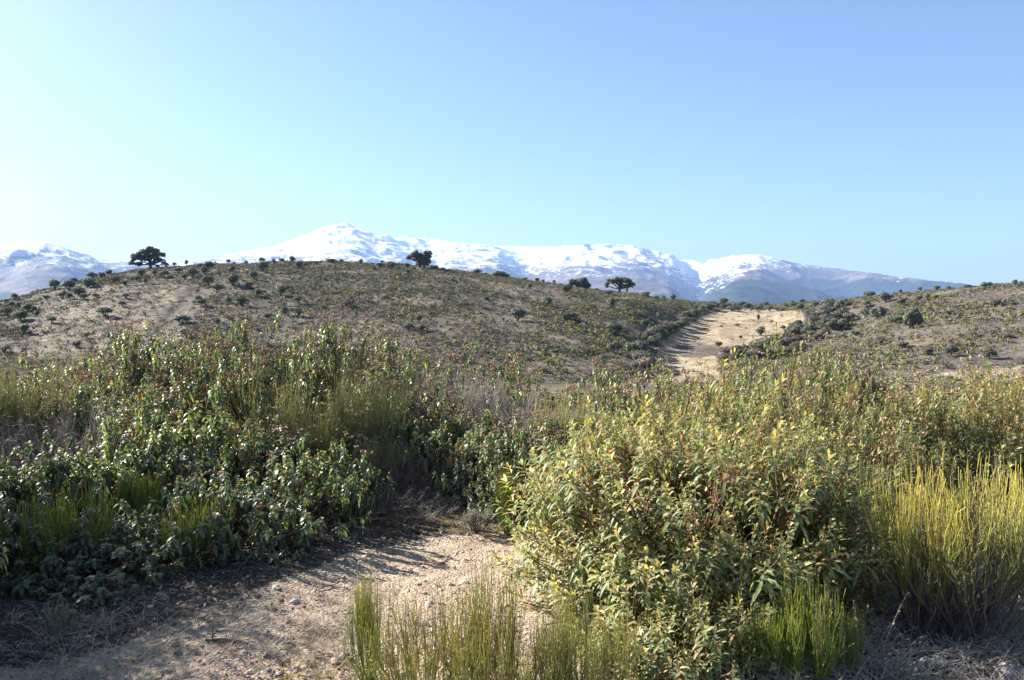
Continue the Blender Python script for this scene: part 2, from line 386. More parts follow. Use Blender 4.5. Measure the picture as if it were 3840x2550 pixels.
MZ = np.full(900, 800.0); U_M = np.linspace(-2500, 7500, 900)
_ux = (U_M - 1920) / F; _c = 1 / np.sqrt(1 + _ux ** 2); _s = _ux * _c
_rr = np.linspace(3000, 17000, 280)[None, :]
for _ in range(7):
    z = mprof(U_M[:, None] + 0 * _rr, _rr + 0 * U_M[:, None], MZ[:, None]) + mnoise(_s[:, None] * _rr, _c[:, None] * _rr, _rr + 0 * U_M[:, None], U_M[:, None] + 0 * _rr)
    e = ((z - CAMZ) / (_rr * _c[:, None])).max(1)
    MZ += ((1150 - np.interp(U_M, SK_U, SK_Y)) / F - e) * np.interp(U_M, MD_U, MD_D) * _c
MZ = np.convolve(np.pad(MZ, 3, mode='edge'), np.ones(7) / 7, mode='valid')
def um_of(x, y): return 1920 + F * np.tan(np.clip(np.arctan2(x, y), -1.07, 1.07))
def mountain(x, y):
    r = np.hypot(x, y); u = um_of(x, y); return mprof(u, r, np.interp(u, U_M, MZ)) + mnoise(x, y, r, u)
def mattrs(x, y, z):
    r = np.hypot(x, y); px, py = project(x, y, z); px = np.nan_to_num(px, nan=-1e5); py = np.nan_to_num(py, nan=1e5)
    u = um_of(x, y)
    # snow thins out downhill; the line lies at a different height on each massif
    e = 1150 - F * (z - CAMZ) / (np.maximum(np.cos(np.arctan2(x, y)), .3) * r)
    top = np.interp(u, [-500, 200, 450, 800, 1300, 1700, 2300, 2450, 2600, 2700, 2850, 2950, 3100, 3600], [975, 975, 1000, 1000, 980, 1010, 1010, 985, 1075, 1050, 1000, 985, 985, 1040])
    snow = .42 + np.clip((top - e) / 150., -.5, .30)
    snow = np.where(u > 2950, np.minimum(snow, .38), snow)
    fo = np.interp(u, [2400, 2550, 2700, 3500, 3800], [0, .2, 1, 1, .6]) * sstep(1010, 1085, e + .12 * (u - 2900) * 0)
    fo = np.where(u < 2500, sstep(1060, 1110, e) * .5, fo)
    return dict(snow=snow, forest=fo)
AZM = np.radians(np.concatenate([np.arange(-180, -44, 3.), np.arange(-43, -34, .4), np.arange(-34, 34.001, .055), np.arange(34.4, 44, .4), np.arange(45, 180, 3.)]))
rsm = np.concatenate([np.linspace(860, 4500, 30), np.linspace(4600, 15500, 300), np.linspace(15700, 19000, 12)])
mo = polar('mountains', mountain_mat(), rsm, AZM, mountain, mattrs, cap=False); tag(mo, kind='structure')
# ================================================================== foreground shrubs
def lump(rng, k=7):
    D = nrm(rng.normal(size=(k, 3))); A = rng.uniform(-.34, .34, k)
    def f(d): return 1 + (A[None] * np.exp(-((1 - d @ D.T) / .22) ** 1)).sum(1)
    return f
def skeleton(rng, H, R, nstem, nsec, ntip, low=.03, shell=.55, tall=0):
    f = lump(rng)
    def dome(n, smin, up=0):
        d = nrm(rng.normal(size=(n, 3)) * [1, 1, .8]); d[:, 2] = np.abs(d[:, 2]) * (1 - low) + low
        s = rng.uniform(smin ** 2, 1, n) ** .5 * f(d)
        return np.stack([d[:, 0] * R * s, d[:, 1] * R * s, H * (d[:, 2] ** .85) * s], 1)
    a = np.c_[rng.normal(0, .05, (nstem, 2)) * min(1, R * 1.5), np.zeros(nstem) - .04]
    e = dome(nstem, .5) * .8
    mid = a * .5 + e * .5; mid[:, 2] *= .55; mid += rng.normal(0, .05, mid.shape) * H
    mid[:, 2] = np.maximum(mid[:, 2], .04)
    P1 = bez(a, mid, e, 9) + rng.normal(0, .008, (nstem, 9, 3))
    r1 = rng.uniform(.007, .013, nstem)[:, None] * np.linspace(1, .45, 9)[None] * (H ** .5)
    def attach(pts, P, lo):
        n = P.shape[1]; nodes = P[:, lo:].reshape(-1, 3)
        tgt = pts * [.72, .72, .6]
        d = ((tgt[:, None] - nodes[None]) ** 2).sum(-1) + rng.uniform(0, .01, (len(pts), len(nodes)))
        d += np.maximum(nodes[None, :, 2] - pts[:, None, 2] + .03, 0) * 3
        return nodes[d.argmin(1)]
    s = dome(nsec, .6) * .92; A2 = attach(s, P1, 2)
    m2 = (A2 + s) / 2 + rng.normal(0, .03, s.shape); m2[:, :2] += (s - A2)[:, :2] * .12; m2[:, 2] -= .03
    P2 = bez(A2, m2, s, 7) + rng.normal(0, .004, (nsec, 7, 3))
    r2 = np.linspace(.0055, .0028, 7)[None] * np.ones((nsec, 1)) * (H ** .5)
    t = dome(ntip, shell)
    kc = rng.random(ntip) < .68; j = rng.integers(0, nsec, kc.sum())       # shoots bunch around the ends of the limbs
    t[kc] = P2[j, -1] + rng.normal(0, 1, (len(j), 3)) * [.07, .07, .06] * (R / .7) ** .5 + nrm(P2[j, -1] + [0, 0, .3]) * rng.uniform(0, .16, (len(j), 1))
    if tall:                                            # a few shoots stick out of the crown
        k = rng.random(ntip) < tall; t[k, 2] += rng.uniform(.03, .12, k.sum()) * H
    t[:, 2] = np.maximum(t[:, 2], .03)
    A3 = attach(t, P2, 2)
    m3 = (A3 + t) / 2; m3[:, :2] += (t - A3)[:, :2] * .25; m3[:, 2] -= .03; m3 += rng.normal(0, .015, m3.shape)
    P3 = bez(A3, m3, t, 6)
    r3 = np.linspace(.0030, .0018, 6)[None] * np.ones((ntip, 1))
    return (P1, r1), (P2, r2), (P3, r3)
def rosettes(mb, rng, P3, npair, gap, L0, W0, elev, droop, cold, cnew, rust, crust, sheen=0):
    n = len(P3); vs = rng.uniform(.62, 1.2, n); L0 = L0 * vs; W0 = W0 * vs; tip = P3[:, -1]; d = nrm(P3[:, -1] - P3[:, -3]); d = nrm(d + [0, 0, .35])
    a = nrm(np.cross(d, rng.normal(size=(n, 3)))); b = np.cross(d, a)
    rs_ = rng.random(n) < rust; age = rng.uniform(0, 1, n)
    for j in range(npair):
        for side in (0, 1):
            ph = j * pi / 2 + side * pi + rng.uniform(-.4, .4, n)
            rad = a * np.cos(ph)[:, None] + b * np.sin(ph)[:, None]
            el = np.radians(elev[0] + (elev[1] - elev[0]) * j / max(npair - 1, 1)) + rng.uniform(-.25, .25, n)
            ld = nrm(rad * np.cos(el)[:, None] + d * np.sin(el)[:, None])
            nn = nrm(d * np.cos(el)[:, None] - rad * np.sin(el)[:, None])
            base = tip - d * (gap * j + rng.uniform(-.004, .004, n))[:, None]
            g = (.55, .85, 1, 1, 1, 1, .95, .9, .85, .8)[min(j, 9)]
            L = L0 * g * rng.uniform(.7, 1.2, n); W = W0 * (.6 + .4 * g) * rng.uniform(.75, 1.2, n)
            k = np.clip(1 - j / (npair * .7), 0, 1) * .9 * age
            c = cold[None] * (1 - k[:, None]) + cnew[None] * k[:, None]
            c = c * rng.uniform(.7, 1.35, (n, 1)) * (1 + rng.normal(0, .06, (n, 3)))
            # an odd old leaf turned yellow or rusty
            od = rng.random(n) < (.02 + .05 * (j / npair)); c[od] = crust * rng.uniform(.6, 1.3, (od.sum(), 1))
            c[rs_ & (j > npair - 3)] = crust
            keep = rng.random(n) < .93
            dr = np.full(n, droop[0] + (droop[1] - droop[0]) * j / npair) * rng.uniform(.6, 1.4, n)
            leaves(mb, base[keep], ld[keep], nn[keep], L[keep], W[keep], dr[keep], np.clip(c[keep], .005, .9), tipc=None)
def stems_mesh(name, S, rng, cols, kk=(5, 4, 3)):
    mb = MB()
    for (P, R), c, k in zip(S, cols, kk):
        cc = np.array(c)[None, None] * rng.uniform(.65, 1.35, (P.shape[0], P.shape[1], 1))
        tubes(mb, P, R, k, cc)
    return mb.mesh(name, M_WOOD)
def seedheads(name, rng, tips, n, up=.12):
    mb = MB(); k = rng.choice(len(tips), min(n, len(tips)), replace=False); b = tips[k]
    e = b + np.c_[rng.normal(0, .03, (len(k), 2)), rng.uniform(.5, 1.2, len(k)) * up]
    tubes(mb, bez(b, (b + e) / 2 + rng.normal(0, .01, b.shape), e, 4), np.full((len(k), 4), .0020), 3, np.array([.26, .15, .09]))
    for q in range(5):
        c = e + rng.normal(0, 1, e.shape) * [.022, .022, .010]
        tubes(mb, np.stack([e - [0, 0, .02], c], 1), np.full((len(k), 2), .001), 3, np.array([.25, .14, .08]))
        col = np.array([.45, .31, .20]) * rng.uniform(.6, 1.4, (len(k), 1))
        blobs(mb, c, rng.uniform(.008, .014, (len(k), 1)) * [1, 1, .8], rng, col)
    return mb.mesh(name, M_SEED, False)
PROTO = {}
def rockrose(key, seed, H, R, nstem, nsec, ntip, seeds, dark=1., tall=.06, shell=.55):
    rng = np.random.default_rng(seed); S = skeleton(rng, H, R, nstem, nsec, ntip, .04, shell, tall)
    mb = MB()
    rosettes(mb, rng, S[2][0], 6, .013, .066, .028, (48, -25), (.55, 1.35), np.array([.10, .132, .092]) * dark, np.array([.32, .30, .11]), .05, np.array([.27, .17, .09]))
    p = {'foliage': mb.mesh('foliage', M_LEAF), 'stems': stems_mesh('stems', S, rng, ((.10, .065, .05), (.13, .07, .045), (.14, .075, .045)))}
    if seeds: p['seed_heads'] = seedheads('seed_heads', rng, S[2][0][:, -1][S[2][0][:, -1, 2] > H * .45], seeds)
    PROTO[key] = (p, H, R)
def narrowleaf(key, seed, H, R, nstem, nsec, ntip, seeds, tall=.08, young=1.):
    rng = np.random.default_rng(seed); S = skeleton(rng, H, R, nstem, nsec, ntip, .02, .5, tall)
    mb = MB()
    rosettes(mb, rng, S[2][0], 8, .021, .088, .017, (70, 0), (.35, 1.1), np.array([.20, .235, .105]), np.array([.64, .53, .24]) * young, .06, np.array([.42, .24, .11]))
    p = {'foliage': mb.mesh('foliage', M_LEAF2), 'stems': stems_mesh('stems', S, rng, ((.12, .10, .09), (.15, .085, .055), (.22, .11, .06)))}
    if seeds: p['seed_heads'] = seedheads('seed_heads', rng, S[2][0][:, -1][S[2][0][:, -1, 2] > H * .6], seeds, .10)
    PROTO[key] = (p, H, R)
def broom(key, seed, H, R, nmain, nsub, cg, cy, lean=(0, 0), rad=.0022, woody=.35, fan=1.):
    """stems fan out from the root; each ends in its own uneven sheaf of upright green switches"""
    rng = np.random.default_rng(seed); nmain = max(12, nmain // 2)
    def curve(a, e, n, bulge=.35):
        m = a * .5 + e * .5; m[:, :2] += (e - a)[:, :2] * bulge * .5; m[:, 2] -= (e - a)[:, 2] * .08; m += rng.normal(0, .034, m.shape) * H; return bez(a, m, e, n) + rng.normal(0, .0045, (len(a), n, 3)) * H
    a = np.c_[rng.normal(0, .05 * R / .4, (nmain, 2)), np.full(nmain, -.03)]
    ph = rng.uniform(0, 2 * pi, nmain); rr = rng.uniform(0, 1, nmain) ** .6 * R * fan * .85
    hh = H * rng.uniform(.22 + woody * .25, .62, nmain) * (1.1 - .25 * rr / R)
    e = np.c_[np.cos(ph) * rr + lean[0] * H, np.sin(ph) * rr + lean[1] * H, hh]
    P1 = curve(a, e, 9); mb = MB(); wd = MB()
    s = np.linspace(0, 1, 9)[None, :, None]
    cw = np.array([.17, .135, .115]) * rng.uniform(.6, 1.4, (nmain, 1, 1)); cgc = np.array(cg) * rng.uniform(.7, 1.3, (nmain, 1, 1))
    k = np.clip((s - woody * 1.1) / .25, 0, 1)
    tubes(wd, P1, rad * 2.3 * np.linspace(1.3, .7, 9)[None] * rng.uniform(.7, 1.3, (nmain, 1)), 4, cw * (1 - k) + cgc * k)
    if woody > .3:                                                   # dead grey inner twigs
        n = int(nsub[0] * 1.3); i = rng.integers(0, nmain, n); b = P1[i, rng.integers(2, 8, n)]
        t2 = b + np.c_[b[:, :2] * .3 + rng.normal(0, .05, (n, 2)) * H, rng.uniform(.08, .3, n) * H]
        tubes(wd, curve(b, t2, 5), rad * .7 * np.linspace(1, .4, 5)[None] * np.ones((n, 1)), 3, np.array([.21, .165, .145]) * rng.uniform(.5, 1.5, (n, 1)))
    vig = rng.uniform(.05, 1, nmain); mhue = rng.uniform(0, 1, nmain); top = H * (.62 + .38 * vig) / np.maximum(hh, .01)
    wgt = (vig + .2) / (vig + .2).sum()
    for lvl, n in enumerate(nsub):
        i = rng.choice(nmain, n, p=wgt); t = (1 - rng.uniform(0, max(.62 - woody * .6, .2), n) ** 1.3) * 8; i0 = np.minimum(t.astype(int), 7); ft = (t - i0)[:, None]
        b = P1[i, i0] * (1 - ft) + P1[i, i0 + 1] * ft
        L = np.maximum(H * (.40 + .60 * vig[i]) - b[:, 2], .1 * H) * rng.uniform(.35, 1.0, n) ** .8
        tp = b + np.c_[b[:, :2] * .22 * L[:, None] / H + rng.normal(0, .055, (n, 2)) * H + np.array(lean) * .3 * L[:, None], L]
        P = curve(b, tp, 6, .55) + rng.normal(0, .0025, (n, 6, 3))
        ss = np.linspace(0, 1, 6)[None, :, None]
        hue = np.clip(mhue[i] * .8 + rng.uniform(-.1, .4, n), 0, 1)[:, None, None]
        c0 = np.array(cg) * rng.uniform(.65, 1.2, (n, 1, 1)); c1 = (np.array(cy) * hue + np.array(cg) * (1 - hue)) * rng.uniform(.8, 1.25, (n, 1, 1))
        dd = rng.random(n) < .12; c = c0 * (1 - ss ** 1.7) + c1 * ss ** 1.7; c[dd] = np.array([.24, .18, .13]) * rng.uniform(.6, 1.4, (dd.sum(), 1, 1))
        tubes(mb, P, rad * np.linspace(1.05, .55, 6)[None] * rng.uniform(.75, 1.3, (n, 1)), 3, c)
        nb = n * 3; j = rng.integers(0, n, nb); q = rng.integers(1, 5, nb); bb = P[j, q]; dr = nrm(rng.normal(size=(nb, 3)) * [1, 1, .3] + [0, 0, 1.1])
        leaves(mb, bb, dr, nrm(rng.normal(size=(nb, 3))), rng.uniform(.008, .02, nb), rng.uniform(.002, .004, nb), np.full(nb, .1), c[j, q] * 1.05, seg=1)
    PROTO[key] = ({'green_stems': mb.mesh('green_stems', M_BROOM), 'woody_stems': wd.mesh('woody_stems', M_BROOM)}, H, R)
def bare(key, seed, H, R, nstem, nsec, ntip, col, spread=0):
    rng = np.random.default_rng(seed); S = skeleton(rng, H, R, nstem, nsec, ntip, .02, .4, .05)
    mb = MB(); c = np.array(col)
    for (P, Rr), k in zip(S, (5, 4, 3)):
        P = P + rng.normal(0, .006, P.shape); tubes(mb, P, Rr * .85, k, c[None, None] * rng.uniform(.6, 1.5, (P.shape[0], P.shape[1], 1)))
    T = S[2][0]; n = ntip * 4                                        # fine crooked twiglets
    i = rng.integers(0, ntip, n); b = T[i, rng.integers(2, 6, n)]; e = b + nrm(rng.normal(size=(n, 3)) + [0, 0, .55]) * rng.uniform(.04, .13, (n, 1)) * H
    tubes(mb, bez(b, (b + e) / 2 + rng.normal(0, .015, b.shape), e, 4), np.linspace(.0014, .0008, 4)[None] * np.ones((n, 1)), 3, c[None, None] * rng.uniform(.8, 1.9, (n, 1, 1)) * np.ones((1, 4, 1)))
    PROTO[key] = ({None: mb.mesh('twigs', M_WOOD)}, H, R)

rockrose('A1', 11, 1.2, .68, 11, 70, 330, 70)
rockrose('A2', 12, 1.1, .72, 12, 75, 350, 150)
rockrose('A3', 13, 1.3, .60, 9, 60, 290, 120, tall=.07)
rockrose('A4', 14, .7, .62, 14, 70, 260, 6, dark=.95, shell=.5)
rockrose('A5', 15, .75, .56, 13, 60, 220, 10, dark=.95, shell=.45)
rockrose('A6', 16, 1.0, .60, 10, 50, 180, 130, tall=.05)              # thin, half bare
narrowleaf('B1', 21, 1.2, 1.02, 26, 210, 1500, 0, tall=.06)
narrowleaf('B2', 22, 1.25, .75, 13, 90, 480, 9, tall=.12)
narrowleaf('B3', 23, 1.2, .8, 14, 95, 500, 12, tall=.08, young=.8)
narrowleaf('B4', 24, .5, .45, 9, 30, 170, 0, tall=.1, young=.8)
G1, Y1 = (.18, .21, .08), (.55, .50, .13)
broom('C1', 31, 1.1, .42, 80, (650,), G1, Y1, (0, 0))
broom('C2', 32, .5, .26, 60, (380,), (.20, .27, .05), (.62, .58, .08), (-.12, 0), rad=.0022, woody=.1)
broom('C3', 33, 1.0, .5, 110, (640,), (.26, .29, .09), (.82, .68, .14), (.05, 0), rad=.0024, woody=.55)
broom('C4', 34, .75, .5, 90, (540,), (.26, .28, .08), (.60, .52, .13), (0, 0), rad=.0021, woody=.2)
broom('C5', 35, 1.1, .48, 90, (800,), (.16, .19, .08), (.42, .41, .14), (.12, 0), rad=.0019, woody=.3)
broom('C6', 36, .3, .13, 40, (260,), (.22, .23, .17), (.33, .33, .25), (0, 0), rad=.0020, woody=.3)
bare('D1', 41, 1.1, .65, 14, 80, 420, (.25, .21, .185))
bare('D2', 42, .9, .75, 16, 90, 420, (.23, .16, .13))
bare('D3', 43, .6, .7, 20, 90, 300, (.30, .23, .18))

USED = {}
def put(kind, x, r, ytop, R, label, rot=None, group=None, name=None, cat=None, dz=0., tilt=0.):
    parts, H0, R0 = PROTO[kind]; az = math.atan((x - 1920) / F)
    X, Y = r * math.tan(az), r; g = hz(X, Y)
    h = CAMZ - (ytop - 1150) / F * Y - g if ytop > 20 else ytop
    rot = rot if rot is not None else (x * 7.13 + r * 31.7) % 6.283
    nm, ct, gp = {'A': ('rockrose_shrub', 'shrub', 'rockrose shrubs around the sandy clearing'), 'B': ('narrow_leaved_shrub', 'shrub', 'yellow green narrow leaved shrubs on the right'),
                  'C': ('broom_shrub', 'broom', 'broom bushes among the shrubs'), 'D': ('bare_shrub', 'bare shrub', 'leafless twiggy shrubs')}[kind[0]]
    nm = name or nm
    if None in parts: o = ob(nm, parts[None])
    else:
        o = ob(nm, None)
        for k, me in parts.items():
            q_ = ob(k, me, o)
            if k == 'seed_heads': q_['kind'] = 'stuff'
    o.location = (X, Y, g + dz); s = h / H0; o.scale = (R / R0, R / R0, s); o.rotation_euler = (tilt, 0, rot)
    tag(o, label, cat or ct, group or gp)
    return o
FG = [
 # rockroses: dark front row along the left edge of the clearing
 ('A4', -330, 4.9, 1878, .62, 'dark rockrose cut off by the left picture edge, low front row'),
 ('A5', -20, 5.0, 1908, .56, 'low dark rockrose in the bottom left corner, in front of the yellow fan broom'),
 ('A4', 300, 4.85, 2060, .50, 'low dark rockrose right below the yellow green fan broom'),
 ('A5', 560, 5.35, 1950, .52, 'dark drooping rockrose at the shaded path edge, below the dull green broom tuft'),
 ('A4', 820, 5.45, 1778, .60, 'dark bluish rockrose in the front row, right of the dull green broom tuft'),
 ('A5', 1060, 5.9, 1698, .56, 'dark rockrose where the left thicket juts onto the path, before the dead brush'),
 ('A4', 1240, 6.45, 1666, .50, 'last dark rockrose of the left front row, touching the dead brush'),
 ('A4', -120, 6.2, 1626, .62, 'leafy rockrose on the left picture edge, below the tall pale broom'),
 ('A5', 190, 6.3, 1666, .55, 'rockrose with glinting leaves just behind the yellow green fan broom'),
 ('A4', 470, 6.4, 1526, .66, 'rockrose with a drooping leafy crown right of the grey twig tangle'),
 ('A5', 730, 6.6, 1526, .64, 'rockrose in deep shade below the dark broom in the thicket'),
 ('A1', 950, 7.0, 1526, .62, 'rockrose in front of the bright yellow green broom, left thicket'),
 ('A6', 1230, 7.3, 1526, .55, 'thin rockrose right of the leaning broom, showing red brown stems'),
 ('A1', 560, 7.7, 1344, .70, 'big leafy rockrose in the middle of the left thicket'),
 ('A2', 830, 8.0, 1334, .66, 'glossy rockrose left of the bright yellow green broom'),
 ('A6', 330, 8.3, 1344, .60, 'thin rockrose left of the tall seedy peak, showing dark stems'),
 ('A2', 1450, 8.4, 1384, .62, 'rockrose standing above the dead brush, right of the leaning broom'),
 ('A6', 1650, 8.2, 1444, .60, 'sparse rockrose above the dark end of the sandy clearing'),
 ('A1', 1820, 8.0, 1504, .60, 'dark rockrose filling the shade at the far end of the path'),
 ('A3', 480, 9.6, 1206, .52, 'tall rockrose forming the left peak of the thicket, full of brown seed heads'),
 ('A2', 650, 10.2, 1274, .70, 'rockrose with brown seed heads just right of the tall left peak'),
 ('A2', 870, 10.4, 1229, .68, 'sunlit rockrose with seed heads left of the thicket top'),
 ('A1', 1060, 10.2, 1219, .66, 'sunlit leafy rockrose left of the highest seedy rockrose'),
 ('A3', 1290, 9.8, 1179, .62, 'highest rockrose of the left thicket, brown seed heads above glossy leaves'),
 ('A3', 1440, 10.4, 1234, .55, 'rockrose with pink brown seed heads right of the highest one'),
 ('A6', 1570, 10.6, 1269, .62, 'thin seedy rockrose above the straw coloured stems'),
 ('A6', 1800, 10.0, 1294, .60, 'half bare rockrose above the grey twigs, centre of the view'),
 ('A6', 1930, 10.4, 1344, .50, 'small half bare rockrose at the right end of the left thicket'),
 ('A6', 60, 9.6, 1344, .5, 'thin rockrose with brown heads at the far left, behind the tall pale broom'),
 ('A6', 230, 11.5, 1364, .8, 'low pinkish seedy rockrose behind the tall pale broom'),
 ('A2', 760, 12.0, 1294, .8, 'rockrose of the back row, seen between the left peak and the thicket top'),
 ('A6', 1150, 12.0, 1234, .8, 'back row rockrose behind the highest seedy one'),
 ('A6', 1500, 12.3, 1314, .8, 'back row rockrose against the grey hillside, left of centre'),
 ('A1', -620, 4.7, 1458, .70, 'tall rockrose just beyond the left edge, shading the path'),
 ('A2', -500, 3.9, 1478, .55, 'rockrose beyond the bottom left corner, shading the path'),
 ('A1', -900, 3.5, 1328, .70, 'tall rockrose beyond the left edge, nearest the viewer'),
 ('A2', -800, 5.6, 1378, .80, 'rockrose beyond the left edge, behind the tall one'),
 ('B3', 2180, 6.2, 1558, .42, 'lower willowy shrub left of the biggest one, near the thin upright broom'),
 ('B4', 2380, 4.2, 2050, .42, 'low willowy branches at the left foot of the biggest shrub'),
 ('B4', 2690, 3.75, 2200, .30, 'low dark willowy growth under the biggest shrub, bottom right'),
 ('B4', 2500, 3.65, 2240, .42, 'low dark willowy growth under the biggest shrub, bottom left'),
 ('A3', 700, 9.4, 1278, .5, 'upright rockrose with a leafy crown right of the left peak'),
 ('A4', 1870, 7.1, 1590, .52, 'dark rockrose closing the far end of the path, left of the leafy one'),  # added shrub, deepens the shadowed hollow where the path ends
 ('A5', 1740, 7.6, 1540, .55, 'dark rockrose under the leafless brush at the far end of the path'),  # second shrub added to make that hollow darker
 ('A4', 1440, 7.9, 1500, .55, 'rounded dark rockrose behind the reddish brown brush'),
 ('B2', 2420, 5.4, 1500, .62, 'yellowish willowy shrub filling in behind the left half of the biggest one'),
 ('A6', 2060, 14.5, 1462, .9, 'half bare rockrose beyond the centre gap, on the slope edge'),
 ('A2', 2200, 15.5, 1452, 1.1, 'rockrose down the slope behind the pale green broom'),
 ('A6', 1900, 15.0, 1440, 1.1, 'seedy rockrose down the slope left of the centre gap'),
 ('D1', 2350, 15.0, 1440, 1.1, 'grey leafless shrub down the slope behind the brownish rockrose'),
 ('A6', 100, 14.5, 1400, 1.2, 'seedy rockrose down the slope behind the tall pale broom'),
 ('A2', 380, 15.0, 1340, 1.1, 'rockrose down the slope behind the left peak'),
 ('A6', 3500, 14.0, 1400, 1.2, 'seedy rockrose down the slope behind the right thicket'),
 ('A2', 3800, 14.0, 1400, 1.2, 'rockrose down the slope at the far right'),
 # middle
 ('A1', 1960, 6.9, 1526, .46, 'leafy rockrose left of the sunlit big shrub, beside the thin upright broom'),
 ('A3', 2010, 7.9, 1555, .50, 'rockrose below the pale green broom in the middle gap'),
 ('A1', 1870, 6.6, 1746, .34, 'small low rockrose at the mossy end of the path'),
 ('A6', 2300, 9.6, 1402.8, .60, 'brownish seedy rockrose right of the pale green broom, against the far slope'),
 ('A3', 2290, 8.6, 1358, .42, 'slender rockrose with one leafy top above the big shrub'),
 ('A6', 2480, 10.2, 1362.8, .66, 'seedy rockrose below the foot of the tan meadow'),
 ('A1', 2600, 10.4, 1347.8, .66, 'dense rockrose below the tan meadow, right of its foot'),
 ('A6', 2780, 11.0, 1322.8, .7, 'seedy rockrose in front of the shrub filled hollow'),
 ('A3', 3150, 9.0, 1315, .42, 'slender rockrose behind the crown of the big right shrub, seed heads showing'),
 ('A1', 3250, 9.2, 1282, .38, 'tall dark leafy rockrose standing above the right thicket'),
 ('A3', 3060, 9.4, 1272.8, .40, 'rockrose with brown heads between the two tallest right shoots'),
 # narrow leaved shrubs
 ('B1', 2650, 4.65, 1475, 1.15, 'biggest sunlit shrub right of the path, yellow green willowy leaves', 1.0),
 ('B2', 2310, 5.5, 1578, .60, 'yellowish willowy shrub forming the left shoulder of the biggest one'),
 ('B3', 3010, 5.6, 1498, .72, 'darker shrub with open twigs at the right side of the biggest one'),
 ('B2', 2560, 6.6, 1378, .72, 'bright yellow green shrub rising behind the biggest one, left half'),
 ('B3', 2850, 6.7, 1338, .80, 'tall willowy shrub behind the biggest one, right half'),
 ('B2', 2960, 7.6, 1233, .66, 'tallest willowy shrub on the right, its top shoots against the hollow'),
 ('B3', 2700, 8.0, 1303, .74, 'willowy shrub below the shrub filled hollow'),
 ('B2', 3220, 7.8, 1360, .72, 'willowy shrub in the right thicket, below the dark leafy rockrose'),
 ('B3', 3440, 7.4, 1340, .76, 'pale green willowy shrub behind the right broom, left half'),
 ('B2', 3640, 7.2, 1365, .72, 'willowy shrub right behind the tips of the right broom'),
 ('B3', 3840, 7.3, 1355, .78, 'willowy shrub cut by the right picture edge'),
 ('B2', 4090, 7.4, 1370, .78, 'willowy shrub mostly beyond the right picture edge'),
 ('B3', 3330, 6.3, 1470, .62, 'green shrub between the biggest shrub and the right broom'),
 ('B3', 3700, 9.0, 1340, .9, 'back row willowy shrub at the far right'),
 # brooms
 ('C1', 150, 8.0, 1290, .56, 'tall pale broom at the far left, rising into the hillside', None),
 ('C1', -60, 7.6, 1340, .42, 'pale broom cut by the left picture edge, beside the tall one'),
 ('C2', 235, 5.15, 1800, .40, 'bright yellow green broom fanning out to the left, low in the left thicket', 0.),
 ('C2', 700, 5.2, 1850, .28, 'dull green broom tuft in the shade of the front row'),
 ('C2', 520, 6.0, 1720, .20, 'small olive broom half hidden in the middle of the left thicket'),
 ('C2', 150, 6.6, 1740, .16, 'tiny dark broom above the bright fan broom'),
 ('C1', 1030, 7.6, 1375, .42, 'bright yellow green broom in the left thicket, left of the leaning one'),
 ('C1', 1140, 7.2, 1460, .34, 'second bright broom tuft, touching the leaning broom on its left'),
 ('C5', 1300, 7.6, 1320, .56, 'big grey green broom leaning to the right in the left thicket', 0.),
 ('C5', 1340, 7.2, 1600, .42, 'dull green broom low above the dead brush', 0.5),
 ('C5', 1610, 9.6, 1390, .40, 'straw coloured fading broom right of the seedy rockroses'),
 ('C1', 2110, 8.4, 1440, .42, 'pale green broom in the gap at the centre of the view'),
 ('C5', 2230, 8.0, 1520, .36, 'dull broom right beside the pale green one in the centre gap', 1.2),
 ('C2', 1905, 6.05, 1700, .11, 'thin upright broom at the left side of the biggest shrub', 0.3),
 ('C1', 2500, 7.2, 1480, .36, 'broom tips mixed into the yellow shrub, left of the tall shoots'),
 ('C3', 3660, 3.95, 1660, .47, 'large golden tipped broom in front on the right, brown woody base', 2.2),
 ('C3', 3490, 4.0, 1790, .24, 'left shoulder tuft of the large golden broom on the right', .4),
 ('C3', 4010, 4.3, 1680, .42, 'golden broom cut by the right picture edge', 3.0),
 ('C2', 3060, 3.55, 2150, .25, 'small green broom under the right side of the biggest shrub', .2),
 ('C2', 2900, 3.6, 2270, .15, 'slim green broom sprig under the biggest shrub, left of the small broom', 1.2),
 ('C2', 3200, 3.6, 2260, .07, 'slim green broom sprig right of the small one', 2.2),
 ('C4', 1600, 3.15, 2130, .36, 'foreground broom with thin upright stems, left half of the bottom edge', 0.),
 ('C4', 1910, 3.05, 2090, .34, 'foreground broom in the middle of the bottom edge, tallest stems', 2.),
 ('C4', 2200, 3.1, 2130, .26, 'foreground broom at the bottom edge, next to the biggest shrub', 4.),
 ('C2', 1370, 3.6, 2090, .11, 'slim upright broom tuft left of the foreground stems, over the path', .6),
 # bare shrubs
 ('D1', 330, 7.4, 1490, .62, 'grey leafless tangle right of the tall pale broom', None),
 ('D1', 60, 7.0, 1560, .55, 'grey leafless tangle at the left picture edge'),
 ('D1', 1700, 9.0, 1355, .62, 'grey leafless shrub left of the centre gap'),
 ('D1', 1860, 8.8, 1405, .55, 'fine grey twigs beside the centre gap'),
 ('D2', 1420, 7.2, 1640, .62, 'reddish brown dead brush at the far end of the path'),
 ('D2', 1640, 7.5, 1640, .60, 'dark leafless brush over the far end of the path'),
 ('D3', 1500, 6.75, 1830, .62, 'low heap of dead brown branches behind the path'),
 ('D3', 1270, 6.6, 1850, .5, 'low dead branches between the dark rockrose and the brown heap'),
 ('D1', 3560, 4.3, 2030, .34, 'grey dead stems inside the foot of the large golden broom'),
 ('D1', 2540, 9.4, 1460, .4, 'pale bare twigs behind the left shoulder of the yellow shrub'),
 ('D2', 3180, 5.5, 1800, .6, 'dry open twigs at the right flank of the biggest shrub'),
 # little plants
